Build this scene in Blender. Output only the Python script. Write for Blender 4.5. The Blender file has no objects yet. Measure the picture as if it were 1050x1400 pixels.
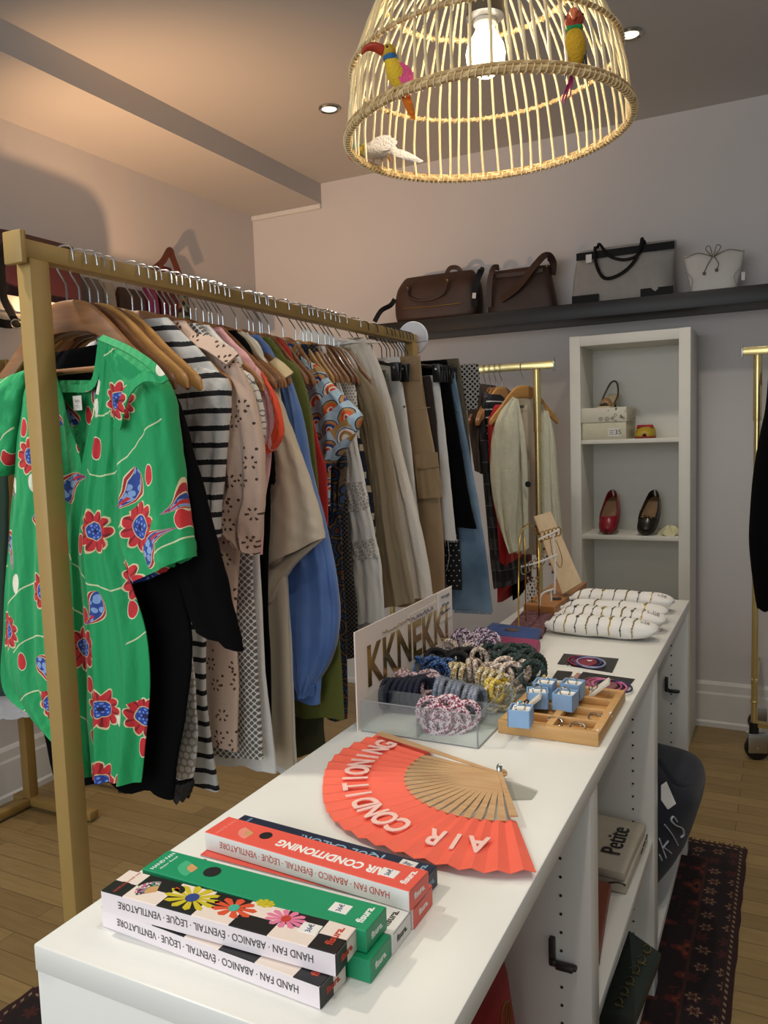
import bpy, bmesh, math, random
from mathutils import Vector as V, Matrix
PI = math.pi; sin = math.sin; cos = math.cos
SC = bpy.context.scene; COL = SC.collection
# ---------------------------------------------------------------- camera
CZ = 1.397                      # eye height, metres
FPX = 1093.94                   # focal length for a 1050 x 1400 frame
RT = V((0.89241, 0.45011, -0.03207)); UP = V((-0.01262, 0.09602, 0.99530)); FW = V((-0.44835, 0.88915, -0.09184))
yaw, pit, rol = 0.46707724, 0.09197215, -0.03220596
FW = V((-sin(yaw)*cos(pit), cos(yaw)*cos(pit), -sin(pit))); _r = FW.cross(V((0, 0, 1))).normalized(); _u = _r.cross(FW)
RT = cos(rol)*_r + sin(rol)*_u; UP = -sin(rol)*_r + cos(rol)*_u
cam = bpy.data.cameras.new('camera'); co = bpy.data.objects.new('camera', cam); COL.objects.link(co)
cam.sensor_fit = 'VERTICAL'; cam.sensor_height = 36; cam.lens = FPX/1400*36; cam.clip_start = .02
m = Matrix((RT, UP, -FW)).transposed().to_4x4(); m.translation = (0, 0, CZ); co.matrix_world = m
SC.camera = co
# ---------------------------------------------------------------- view, world and lights
SC.view_settings.view_transform = 'Standard'; SC.view_settings.look = 'None'; SC.view_settings.gamma = 1
SC.view_settings.use_curve_mapping = False; SC.view_settings.exposure = 0.08
w = bpy.data.worlds.new('world'); SC.world = w; w.use_nodes = True
w.node_tree.nodes['Background'].inputs[0].default_value = (.90, .93, 1, 1); w.node_tree.nodes['Background'].inputs[1].default_value = .20

def light(name, kind, loc, energy, color=(1, 1, 1), look=None, **kw):
    l = bpy.data.lights.new(name, kind); l.energy = energy; l.color = color
    for k, v in kw.items(): setattr(l, k, v)
    o = bpy.data.objects.new(name, l); COL.objects.link(o); o.location = loc
    if look is not None: o.rotation_euler = (V(look)-V(loc)).to_track_quat('-Z', 'Y').to_euler()
    return o
light('shop_window_daylight', 'AREA', (-1.3, -1.9, 1.75), 64, (.86, .93, 1), (-.8, 3, .9), shape='RECTANGLE', size=3.4, size_y=1.9)
light('uplight_glow', 'SPOT', (-2.3, 1.95, 1.66), 72, (1, .58, .30), (-2.32, 3.0, 2.72), spot_size=1.85, spot_blend=1, shadow_soft_size=.02)
LAMP = V((-.493, 1.443, 1.942))
light('pendant_bulb_light', 'POINT', LAMP+V((0, 0, .138)), 15, (1, .87, .68), shadow_soft_size=.045)
for i, p in enumerate([(-1.62, 2.84, 2.79), (-.40, 2.80, 2.79), (-1.75, .75, 2.79), (-.1, .5, 2.79), (.5, 1.6, 2.79)]):
    light('ceiling_spot', 'SPOT', p, [26, 34, 78, 26, 20][i], (1, .92, .80), V(p)-V((0, 0, 1)), spot_size=1.9, spot_blend=.7, shadow_soft_size=.04)

# ---------------------------------------------------------------- pixel -> place (each with its own real distance)
C0 = V((0, 0, CZ))
def ray(px, py): return (px-525)/FPX*RT-(py-700)/FPX*UP+FW
def onx(px, py, x): d = ray(px, py); return C0+d*(x/d.x)
def ony(px, py, y): d = ray(px, py); return C0+d*(y/d.y)
def onz(px, py, z): d = ray(px, py); return C0+d*((z-CZ)/d.z)

# ---------------------------------------------------------------- node expressions
def lin(h):
    if not isinstance(h, str): return tuple(h)+((1,) if len(h) == 3 else ())
    h = h.lstrip('#'); c = [int(h[i:i+2], 16)/255 for i in (0, 2, 4)]
    return tuple((x/12.92 if x <= .04045 else ((x+.055)/1.055)**2.4) for x in c)+(1,)
class E:
    def __init__(s, t, o): s.t = t; s.o = o
    def _m(s, op, b=None, c=None, rev=False):
        n = s.t.nodes.new('ShaderNodeMath'); n.operation = op
        args = [b, s] if rev else [s, b]
        if c is not None: args.append(c)
        for i, a in enumerate(args):
            if a is None: continue
            if isinstance(a, E): s.t.links.new(a.o, n.inputs[i])
            else: n.inputs[i].default_value = a
        return E(s.t, n.outputs[0])
    def __add__(s, b): return s._m('ADD', b)
    __radd__ = __add__
    def __mul__(s, b): return s._m('MULTIPLY', b)
    __rmul__ = __mul__
    def __sub__(s, b): return s._m('SUBTRACT', b)
    def __rsub__(s, b): return s._m('SUBTRACT', b, rev=True)
    def __truediv__(s, b): return s._m('DIVIDE', b)
    def lt(s, b): return s._m('LESS_THAN', b)
    def gt(s, b): return s._m('GREATER_THAN', b)
    def sin(s): return s._m('SINE')
    def cos(s): return s._m('COSINE')
    def abs(s): return s._m('ABSOLUTE')
    def sqrt(s): return s._m('SQRT')
    def floor(s): return s._m('FLOOR')
    def frac(s): return s._m('FRACT')
    def mod(s, b): return s._m('FLOORED_MODULO', b)
    def atan2(s, b): return s._m('ARCTAN2', b)
    def mn(s, b): return s._m('MINIMUM', b)
    def mx(s, b): return s._m('MAXIMUM', b)
class T:
    """shader tree helper"""
    def __init__(s, name):
        s.m = bpy.data.materials.new(name); s.m.use_nodes = True; s.t = s.m.node_tree; s.nodes = s.t.nodes
        s.b = s.nodes['Principled BSDF']
        tc = s.nodes.new('ShaderNodeTexCoord'); s.vec = tc.outputs['Object']
        sp = s.nodes.new('ShaderNodeSeparateXYZ'); s.t.links.new(s.vec, sp.inputs[0])
        s.x, s.y, s.z = [E(s.t, sp.outputs[i]) for i in range(3)]
    def xyz(s, x, y, z=0):
        n = s.nodes.new('ShaderNodeCombineXYZ')
        for i, a in enumerate((x, y, z)):
            if isinstance(a, E): s.t.links.new(a.o, n.inputs[i])
            else: n.inputs[i].default_value = a
        return n.outputs[0]
    def noise(s, scale, detail=3, vec=None, rough=.5):
        n = s.nodes.new('ShaderNodeTexNoise'); n.inputs['Scale'].default_value = scale; n.inputs['Detail'].default_value = detail
        n.inputs['Roughness'].default_value = rough; s.t.links.new(vec or s.vec, n.inputs['Vector']); return E(s.t, n.outputs[0])
    def vor(s, scale, vec=None, dim='3D', feature='F1', rnd=1):
        n = s.nodes.new('ShaderNodeTexVoronoi'); n.voronoi_dimensions = dim; n.feature = feature; n.inputs['Scale'].default_value = scale
        n.inputs['Randomness'].default_value = rnd; s.t.links.new(vec or s.vec, n.inputs['Vector'])
        d = E(s.t, n.outputs['Distance'])
        if feature == 'DISTANCE_TO_EDGE': return d, None, None
        p = s.nodes.new('ShaderNodeSeparateXYZ'); s.t.links.new(n.outputs['Position'], p.inputs[0])
        c = s.nodes.new('ShaderNodeSeparateColor'); s.t.links.new(n.outputs['Color'], c.inputs[0])
        return d, [E(s.t, o) for o in p.outputs], [E(s.t, o) for o in c.outputs]
    def brick(s, vec, w, h, mortar, c1, c2, cm, offset=.5):
        n = s.nodes.new('ShaderNodeTexBrick'); n.offset = offset
        for k, v in (('Scale', 1), ('Brick Width', w), ('Row Height', h), ('Mortar Size', mortar), ('Mortar Smooth', .1), ('Bias', 0), ('Color1', lin(c1)), ('Color2', lin(c2)), ('Mortar', lin(cm))): n.inputs[k].default_value = v
        s.t.links.new(vec, n.inputs['Vector']); return n.outputs[0]
    def mix(s, f, a, b, mode='MIX'):
        n = s.nodes.new('ShaderNodeMix'); n.data_type = 'RGBA'; n.blend_type = mode
        for i, v in ((0, f), (6, a), (7, b)):
            if isinstance(v, E): s.t.links.new(v.o, n.inputs[i])
            elif isinstance(v, bpy.types.NodeSocket): s.t.links.new(v, n.inputs[i])
            elif i == 0: n.inputs[0].default_value = v
            else: n.inputs[i].default_value = lin(v)
        return n.outputs[2]
    def done(s, col, rough=.6, metal=0, bump=None, bs=.3, bd=.002, **kw):
        if isinstance(col, bpy.types.NodeSocket): s.t.links.new(col, s.b.inputs['Base Color'])
        else: s.b.inputs['Base Color'].default_value = lin(col)
        s.b.inputs['Roughness'].default_value = rough; s.b.inputs['Metallic'].default_value = metal
        for k, v in kw.items():
            s.b.inputs[k.replace('_', ' ')].default_value = v
        if bump is not None:
            n = s.nodes.new('ShaderNodeBump'); n.inputs['Strength'].default_value = bs; n.inputs['Distance'].default_value = bd
            s.t.links.new(bump.o, n.inputs['Height']); s.t.links.new(n.outputs[0], s.b.inputs['Normal'])
        return s.m
_mc = {}
def M(col, rough=.5, metal=0, var=.10, ns=40, bs=.1, **kw):
    """plain procedural material: colour with a faint mottling and a fine bump"""
    k = (col, rough, metal, var, ns, bs, tuple(kw.items()))
    if k in _mc: return _mc[k]
    t = T('surface'); n = t.noise(ns, 4); c = lin(col)
    lo = tuple(x*(1-var) for x in c[:3]); hi = tuple(min(1, x*(1+var)) for x in c[:3])
    _mc[k] = t.done(t.mix(n, lo, hi), rough, metal, bump=t.noise(ns*8, 2) if bs else None, bs=bs, bd=.001, **kw); return _mc[k]
def cloth_mat(col, var=.08, weave=900, rough=.85):
    k = ('cloth', col, var, weave, rough)
    if k in _mc: return _mc[k]
    t = T('cloth'); n = t.noise(14, 4); c = lin(col)
    w_ = (t.x*weave).sin()*(t.z*weave).sin()*.5+t.noise(120, 3)
    _mc[k] = t.done(t.mix(n, tuple(x*(1-var) for x in c[:3]), tuple(min(1, x*(1+var)) for x in c[:3])), rough, bump=w_, bs=.35, bd=.001, Sheen_Weight=.12); return _mc[k]
def emit(col, s):
    t = T('glow'); t.b.inputs['Emission Color'].default_value = lin(col); t.b.inputs['Emission Strength'].default_value = s
    return t.done(col, .4)
def wood_mat(c1, c2, scale=1, axis='x', rough=.38, coat=.2):
    k = ('wood', c1, c2, scale, axis, rough)
    if k in _mc: return _mc[k]
    t = T('wood')
    a, b, c_ = (t.x, t.y, t.z) if axis == 'x' else ((t.y, t.x, t.z) if axis == 'y' else (t.z, t.x, t.y))
    v = t.xyz(a*(6*scale), b*(60*scale), c_*(60*scale))
    n = t.noise(1, 5, v, .6); f = t.noise(6, 2, v)
    _mc[k] = t.done(t.mix(n*1.6-.3, c1, c2), rough, bump=f, bs=.12, bd=.001, Coat_Weight=coat); return _mc[k]

# ---------------------------------------------------------------- mesh builders
def MB(): return bmesh.new()
def box(b, c, s, rot=None, bev=0, seg=2):
    r = bmesh.ops.create_cube(b, size=1); vs = r['verts']
    for v in vs: v.co = V((v.co.x*s[0], v.co.y*s[1], v.co.z*s[2]))
    if bev:
        es = list({e for v in vs for e in v.link_edges}); q = bmesh.ops.bevel(b, geom=es, offset=bev, segments=seg, affect='EDGES', profile=.5)
        vs = list({v for f in q['faces'] for v in f.verts} | {v for v in vs if v.is_valid})
    R = rot.to_3x3() if rot is not None else None
    for v in vs: v.co = (R @ v.co if R else v.co)+V(c)
    return b
def span(b, lo, hi, bev=0):
    lo, hi = V(lo), V(hi); return box(b, (lo+hi)/2, hi-lo, None, bev)
def ring_loft(b, rings, closed=True, cap=True, loop=False):
    L = [[b.verts.new(p) for p in r] for r in rings]; n = len(L[0])
    for i in range(len(L)-1 if not loop else len(L)):
        A, B_ = L[i], L[(i+1) % len(L)]
        for j in range(n if closed else n-1):
            k = (j+1) % n
            try: b.faces.new((A[j], A[k], B_[k], B_[j]))
            except ValueError: pass
    if cap and closed and not loop:
        for r, rev in ((L[0], True), (L[-1], False)):
            try: b.faces.new(r[::-1] if rev else r)
            except ValueError: pass
    return L
def frames(pts, closed=False):
    n = len(pts); T_ = []
    for i in range(n):
        a = pts[(i-1) % n] if (closed or i) else pts[0]; c = pts[(i+1) % n] if (closed or i < n-1) else pts[-1]
        d = (c-a); T_.append(d.normalized() if d.length > 1e-9 else V((0, 0, 1)))
    up = V((0, 0, 1)) if abs(T_[0].z) < .9 else V((1, 0, 0))
    N = [(up-T_[0]*up.dot(T_[0])).normalized()]
    for i in range(1, n):
        v = N[-1]-T_[i]*N[-1].dot(T_[i]); N.append(v.normalized() if v.length > 1e-6 else N[-1])
    return T_, N
def tube(b, pts, r, n=8, closed=False, flat=1.0, up=None, cap=True):
    pts = [V(p) for p in pts]; T_, N = frames(pts, closed); rings = []
    for i, p in enumerate(pts):
        nn = N[i]
        if up is not None:
            q = V(up)-T_[i]*V(up).dot(T_[i])
            if q.length > 1e-5: nn = q.normalized()
        bb = T_[i].cross(nn); rr = r[i] if isinstance(r, (list, tuple)) else r
        rings.append([p+nn*(rr*flat*cos(2*PI*j/n))+bb*(rr*sin(2*PI*j/n)) for j in range(n)])
    ring_loft(b, rings, True, cap, closed); return b
def strap(b, pts, w, th, up):
    """flat band: rectangle section, width w across, thickness th along `up`"""
    pts = [V(p) for p in pts]; T_, _ = frames(pts); rings = []
    for i, p in enumerate(pts):
        u = V(up) if not callable(up) else up(i)
        u = (u-T_[i]*u.dot(T_[i])).normalized(); s_ = T_[i].cross(u)
        rings.append([p+u*th/2+s_*w/2, p+u*th/2-s_*w/2, p-u*th/2-s_*w/2, p-u*th/2+s_*w/2])
    ring_loft(b, rings); return b
def spline(P_, n=8, closed=False):
    P_ = [V(p) for p in P_]; out = []; k = len(P_)
    for i in range(k if closed else k-1):
        p0 = P_[(i-1) % k] if (closed or i) else P_[0]; p1 = P_[i]; p2 = P_[(i+1) % k]; p3 = P_[(i+2) % k] if (closed or i+2 < k) else P_[-1]
        for j in range(n):
            t = j/n; out.append(.5*((2*p1)+(p2-p0)*t+(2*p0-5*p1+4*p2-p3)*t*t+(3*p1-p0-3*p2+p3)*t**3))
    if not closed: out.append(P_[-1])
    return out
def lathe(b, prof, n=24, M_=None, cap=True):
    M_ = M_ or Matrix(); ring_loft(b, [[M_ @ V((r*cos(2*PI*j/n), r*sin(2*PI*j/n), z)) for j in range(n)] for r, z in prof], True, cap); return b
def ell(b, c, s, n=16, rot=None):
    R = (rot or Matrix()).to_3x3(); c = V(c)
    ring_loft(b, [[c+R @ V((s[0]*sin(PI*i/n)*cos(2*PI*j/n), s[1]*sin(PI*i/n)*sin(2*PI*j/n), -s[2]*cos(PI*i/n))) for j in range(n)] for i in range(1, n)]); return b
def prism(b, poly, h, M_=None):
    """poly: xy points, extruded 0..h in z, placed by M_"""
    M_ = M_ or Matrix(); ring_loft(b, [[M_ @ V((x, y, 0)) for x, y in poly], [M_ @ V((x, y, h)) for x, y in poly]]); return b
def place(o, x, y):
    """matrix with axes x, y, normal x cross y at origin o"""
    x = V(x).normalized(); y = V(y).normalized(); z = x.cross(y); y = z.cross(x)
    m_ = Matrix((x, y, z)).transposed().to_4x4(); m_.translation = V(o); return m_

def wloc(o):
    p = V((0, 0, 0))
    while o is not None: p += o.location; o = o.parent
    return p
def obj(name, b, mat, parent=None, smooth=True, label=None, angle=40, uvfix=False, recalc=True):
    me = bpy.data.meshes.new(name)
    if isinstance(b, bmesh.types.BMesh):
        if recalc: bmesh.ops.recalc_face_normals(b, faces=b.faces)
        if parent is not None: org = wloc(parent)
        else:
            xs = [v.co for v in b.verts]; org = V(((min(v.x for v in xs)+max(v.x for v in xs))/2, (min(v.y for v in xs)+max(v.y for v in xs))/2, min(v.z for v in xs)))
        for v in b.verts: v.co -= org
        b.to_mesh(me); b.free()
    else:
        me = b; org = wloc(parent) if parent is not None else V((0, 0, 0))
    for mm in (mat if isinstance(mat, (list, tuple)) else [mat]): me.materials.append(mm)
    if smooth:
        me.shade_smooth()
        if angle: me.set_sharp_from_angle(angle=math.radians(angle))
    o = bpy.data.objects.new(name, me); COL.objects.link(o)
    if parent is not None: o.parent = parent
    else: o.location = org
    if label: o['label'] = label
    return o
def tag(o, label, cat, group=None):
    o['label'] = label; o['category'] = cat
    if group: o['group'] = group
    return o
def thing(name, label, cat, loc, group=None):
    o = bpy.data.objects.new(name, None); COL.objects.link(o); o.location = V(loc); o.empty_display_size = .05
    return tag(o, label, cat, group)
def struct(name, b, mat, smooth=False):
    o = obj(name, b, mat, None, smooth); o['kind'] = 'structure'; return o
def dup(root, loc, label, group=None, rotz=None):
    r = root.copy(); COL.objects.link(r); r.location = V(loc); r['label'] = label
    if rotz is not None: r.rotation_euler = (0, 0, rotz)
    if group: r['group'] = group
    for ch in list(root.children):
        c = ch.copy(); COL.objects.link(c); c.parent = r
        for g in ch.children:
            d = g.copy(); COL.objects.link(d); d.parent = c
    return r
def text(s, size, mat, M_, parent, name='lettering', ext=.0004, align='CENTER', sx=1, bold=0, label=None, spacing=1):
    cu = bpy.data.curves.new('t', 'FONT'); cu.body = s; cu.size = size; cu.extrude = ext; cu.align_x = align; cu.align_y = 'CENTER'; cu.offset = bold; cu.resolution_u = 3; cu.space_character = spacing
    o = bpy.data.objects.new('t', cu); me = bpy.data.meshes.new_from_object(o); bpy.data.objects.remove(o); bpy.data.curves.remove(cu)
    b = bmesh.new(); b.from_mesh(me); bpy.data.meshes.remove(me)
    for v in b.verts: v.co = M_ @ V((v.co.x*sx, v.co.y, v.co.z))
    return obj(name, b, mat, parent, False, label, recalc=False)
def scribble(b, M_, L, h, n=7, r=.0004, seed=0):
    rg = random.Random(seed); pts = [M_ @ V((-L/2+L*i/n, (rg.random()-.5)*h, .0004)) for i in range(n+1)]
    tube(b, spline(pts, 4), r, 5); return b
ORD = ['first', 'second', 'third', 'fourth', 'fifth', 'sixth', 'seventh', 'eighth', 'ninth', 'tenth', 'eleventh', 'twelfth']
# ================================================================ SETTING
WX, WY, CH, SOF = -2.784, 3.95, 2.808, 2.70
RXE, FYE = 2.6, -2.4
t = T('wall_paint'); wall_m = t.done(t.mix(t.noise(1.6, 3), '#c8c3bf', '#d3cecb'), .85, bump=t.noise(160, 3), bs=.12, bd=.002)
t = T('ceiling_paint'); ceil_m = t.done(t.mix(t.noise(1.2, 3), '#bdb9b6', '#c8c4c0'), .9, bump=t.noise(120, 2), bs=.1, bd=.002)
t = T('trim_paint'); trim_m = t.done(t.mix(t.noise(9, 3), '#d3d0c9', '#dedbd4'), .5)
t = T('oak_planks')
bv = t.xyz(t.x+t.noise(.6, 1)*.0, t.y, 0)
bc = t.brick(bv, .78, .072, .0012, '#a98f5e', '#8d754a', '#44331c', .37)
gr = t.noise(1, 6, t.xyz(t.x*7, t.y*70, 0), .62)
bc = t.mix(gr*1.5-.25, t.mix(.55, bc, '#8b7248', 'MULTIPLY'), bc)
wr = t.noise(2.2, 4); bc = t.mix(wr*.5, bc, '#8a7145')
floor_m = t.done(bc, .42, bump=gr, bs=.12, bd=.002)
b = MB(); span(b, (WX-.1, FYE, -.06), (RXE, WY+.1, 0)); struct('floor', b, floor_m)
b = MB(); span(b, (WX-.1, WY, 0), (RXE, WY+.1, CH)); struct('wall_back', b, wall_m)
b = MB(); span(b, (WX-.1, FYE, 0), (WX, WY, CH)); struct('wall_left', b, wall_m)
b = MB(); span(b, (WX-.1, FYE, CH), (RXE, WY+.1, CH+.08)); struct('ceiling', b, ceil_m)
b = MB(); span(b, (WX, FYE, SOF), (-2.318, WY, CH)); struct('trim_1', b, ceil_m)
b = MB(); span(b, (WX, WY-.018, SOF-.028), (-2.318, WY, SOF), .006); struct('trim_2', b, trim_m)
def baseboard(name, lo, hi, ax):
    b = MB(); lo = V(lo); hi = V(hi)
    prof = [(0, 0), (.026, 0), (.026, .022), (.018, .03), (.018, .155), (.013, .165), (.013, .2), (.006, .212), (0, .215)]
    A = []; B_ = []
    for d, z in prof:
        if ax == 'x': A.append((lo.x, lo.y-d, z)); B_.append((hi.x, lo.y-d, z))
        else: A.append((lo.x+d, lo.y, z)); B_.append((lo.x+d, hi.y, z))
    ring_loft(b, [[V(p) for p in A], [V(p) for p in B_]]); struct(name, b, trim_m)
baseboard('baseboard_back', (WX, WY, 0), (RXE, WY, 0), 'x')
baseboard('baseboard_left', (WX, FYE, 0), (WX, WY, 0), 'y')
# downlights
chrome = M('#b9bbb6', .25, 1, .05)
for i, (p, lb) in enumerate([((450, 147), 'small round steel ceiling downlight left of the rattan lampshade'), ((861, 45), 'small round steel ceiling downlight beside the right rim of the rattan lampshade')]):
    c = onz(p[0], p[1], CH); t_ = thing('ceiling_downlight', lb, 'ceiling light', (c.x, c.y, CH-.02))
    b = MB(); lathe(b, [(.034, -.001), (.046, -.001), (.046, -.006), (.040, -.012), (.032, -.008)], 32, Matrix.Translation((c.x, c.y, CH)), False); obj('trim_ring', b, chrome, t_)
    b = MB(); lathe(b, [(.001, -.007), (.022, -.009), (.033, -.006)], 24, Matrix.Translation((c.x, c.y, CH)), False); obj('lamp_lens', b, emit('#fff4dc', 1.6), t_)

# ================================================================ COUNTER
t = T('white_laminate'); n = t.noise(5, 4); sc = t.noise(30, 5, t.xyz(t.x*1, t.y*.3, t.z))
white_m = t.done(t.mix(n, '#e2e1d9', '#e9e8e1'), .32, bump=sc, bs=.04, bd=.001)
X0, X1, Y0, Y1, ZT = -.7455, -.272, .573, 2.697, .847
ctr = thing('display_counter', 'long white laminate display counter with open shelf bays', 'counter', ((X0+X1)/2, (Y0+Y1)/2, 0))
b = MB(); span(b, (X0, Y0, ZT-.032), (X1, Y1, ZT), .0025); obj('countertop', b, white_m, ctr)
b = MB(); span(b, (X0+.001, Y0+.002, .0085), (X1-.002, Y0+.042, ZT-.032), .0015); obj('end_panel', b, white_m, ctr)
hole = M('#2b2622', .8)
for ya, yb in ((1.238, 1.296), (1.932, 1.992), (Y1-.04, Y1)):
    b = MB(); span(b, (X0+.001, ya, .0085), (X1-.001, yb, ZT-.032), .0015); u = obj('upright', b, white_m, ctr)
    b = MB()
    for x in (X1-.05, X0+.06):
        for k in range(18): lathe(b, [(.0026, 0), (.0026, .001)], 8, place((x, ya-.0003, .16+.032*k), (1, 0, 0), (0, 0, 1)))
    obj('peg_hole', b, hole, u, True)
b = MB(); span(b, (X0, Y0+.042, .05), (X0+.012, Y1, ZT-.032)); obj('back_panel', b, white_m, ctr)
for ya, yb in ((Y0+.042, 1.238), (1.296, 1.932), (1.992, Y1-.04)):
    b = MB(); span(b, (X0+.012, ya, .09), (X1-.001, yb, .116), .001); obj('bottom_board', b, white_m, ctr)
    b = MB(); span(b, (X1-.05, ya, .0085), (X1-.034, yb, .09)); obj('plinth', b, white_m, ctr)
b = MB(); span(b, (X0+.012, 1.296, .388), (X1-.004, 1.932, .41), .001); obj('shelf', b, white_m, ctr)
bk = M('#3a3532', .4, .3)
def bracket(p):
    b = MB(); x, y, z = p
    box(b, (x-.018, y-.006, z+.018), (.010, .012, .046), None, .002); box(b, (x, y-.006, z-.003), (.046, .012, .008), None, .003)
    box(b, (x+.004, y-.011, z-.002), (.03, .014, .010), None, .003); ell(b, (x-.014, y-.013, z+.002), (.006, .004, .006), 8)
    obj('corner_bracket', b, bk, ctr)
bracket((-.318, 1.238, .526)); bracket((-.318, Y1-.04, .56))

# ================================================================ GOLD RACK
XR, ZR0, ZR1 = -1.15, 1.717, 1.747
gold = M('#a3854b', .5, .08, .06, 30)
rack = thing('clothes_rack', 'long gold metal clothes rack crowded with garments, left of the white counter', 'clothes rack', (XR, 1.77, 0))
def rtube(b, lo, hi, bev=.004): span(b, lo, hi, bev)
b = MB(); rtube(b, (XR-.016, .955, ZR0-.002), (XR+.016, 2.545, ZR1), .004); obj('rail', b, gold, rack)
b = MB(); rtube(b, (XR-.022, .944, ZR0-.012), (XR+.022, .956, ZR1+.012), .003); obj('end_cap', b, gold, rack)
for y in (.963, 2.505):
    b = MB(); rtube(b, (XR-.017, y, .04), (XR+.017, y+.042, ZR0)); obj('post', b, gold, rack)
    b = MB(); rtube(b, (XR-.24, y, .012), (XR+.22, y+.042, .045)); bb = obj('foot_bar', b, gold, rack)
    b = MB()
    for x in (XR-.22, XR+.2): lathe(b, [(.014, 0), (.014, .012)], 12, Matrix.Translation((x, y+.02, 0)))
    obj('foot_pad', b, M('#1c1a18', .6), bb)
b = MB(); rtube(b, (XR-.017, 1.0, .045), (XR+.017, 2.51, .075)); obj('base_bar', b, gold, rack)
# second rack, against the left wall
r2 = thing('clothes_rack', 'second gold clothes rack at the left wall behind the main rack', 'clothes rack', (-2.64, 1.6, 0))
gold2 = M('#94763f', .5, .08, .06, 30)
e2 = onx(12, 500, -2.63)
b = MB(); rtube(b, (-2.66, .6, e2.z-.02), (-2.625, 2.09, e2.z+.012)); obj('rail', b, gold2, r2)
b = MB(); rtube(b, (-2.668, 2.086, e2.z-.028), (-2.617, 2.10, e2.z+.022)); obj('end_cap', b, gold2, r2)
for y in (.6, 2.05):
    b = MB(); rtube(b, (-2.66, y, .03), (-2.62, y+.042, e2.z-.02)); obj('post', b, gold2, r2)
    b = MB(); rtube(b, (-2.72, y, .01), (-2.30, y+.042, .042)); obj('foot_bar', b, gold2, r2)
b = MB(); rtube(b, (-2.66, .64, .01), (-2.62, 2.05, .04)); obj('base_bar', b, gold2, r2)
r3 = thing('shoe_rack', 'low gold floor bar frame on black feet behind the left rack', 'rack', (-2.6, 2.36, 0))
a, c = onz(176, 1083, .0), onz(62, 1052, 0)
b = MB(); rtube(b, (-2.76, a.y-.02, .022), (a.x, a.y+.02, .058)); obj('foot_bar', b, gold2, r3)
b = MB(); rtube(b, (-2.76, a.y+.42, .022), (a.x, a.y+.46, .058)); obj('foot_bar', b, gold2, r3)
b = MB(); rtube(b, (-2.6, a.y+.02, .03), (-2.56, a.y+.42, .058)); obj('cross_bar', b, gold2, r3)
for x in (a.x-.03, -2.7):
    for y in (a.y, a.y+.44):
        b = MB(); lathe(b, [(.02, 0), (.02, .008), (.010, .012), (.010, .024)], 14, Matrix.Translation((x, y, 0))); obj('foot', b, M('#141312', .5), r3)

# ================================================================ DARK WALL SHELF, WHITE LEFT SHELF
t = T('black_stained_wood'); sh_m = t.done(t.mix(t.noise(1, 5, t.xyz(t.x*5, t.y*50, t.z*60)), '#0e0d0c', '#1c1b1a'), .45)
b = MB(); span(b, (-1.92, 3.69, 1.905), (.9, WY, 1.975), .003); tag(obj('wall_shelf', b, sh_m), 'long black-stained wooden shelf on the back wall under the bags', 'shelf')
b = MB(); span(b, (WX, .8, 1.905), (-2.534, 3.25, 1.96), .003); tag(obj('wall_shelf', b, trim_m), 'white wall shelf on the left wall behind the gold rack', 'shelf')

# ================================================================ BOOKCASE
BY = 3.646; BX0, BX1 = -.878, -.366
bs = thing('bookcase', 'tall narrow white bookcase against the back wall with shoes on its shelves', 'bookcase', ((BX0+BX1)/2, BY+.14, 0))
bz = 1.822; dpt = .27; st = .047
t = T('white_foil'); bk_m = t.done(t.mix(t.noise(1, 4, t.xyz(t.x*3, t.y*3, t.z*30)), '#d5d3c8', '#dddbd1'), .45)
for x in (BX0, BX1-st):
    b = MB(); span(b, (x, BY, 0), (x+st, BY+dpt, bz), .001); obj('side_panel', b, bk_m, bs)
b = MB(); span(b, (BX0+st, BY+.001, bz-.045), (BX1-st, BY+dpt, bz-.001), .001); obj('top_panel', b, bk_m, bs)
def by_z(px, py): return ony(px, py, BY).z
SZ = [by_z(860, 605), by_z(860, 740), 1.397-.35, .70, .40, .06]
SZ = [ony(860, 600, BY).z, ony(860, 733, BY).z, .60, .30, .07]
for z in SZ:
    b = MB(); span(b, (BX0+st, BY+.012, z-.019), (BX1-st, BY+dpt-.006, z), .001); obj('shelf', b, bk_m, bs)
b = MB(); span(b, (BX0+.01, BY+dpt-.006, .03), (BX1-.01, BY+dpt, bz-.01)); obj('back_panel', b, bk_m, bs)

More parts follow.
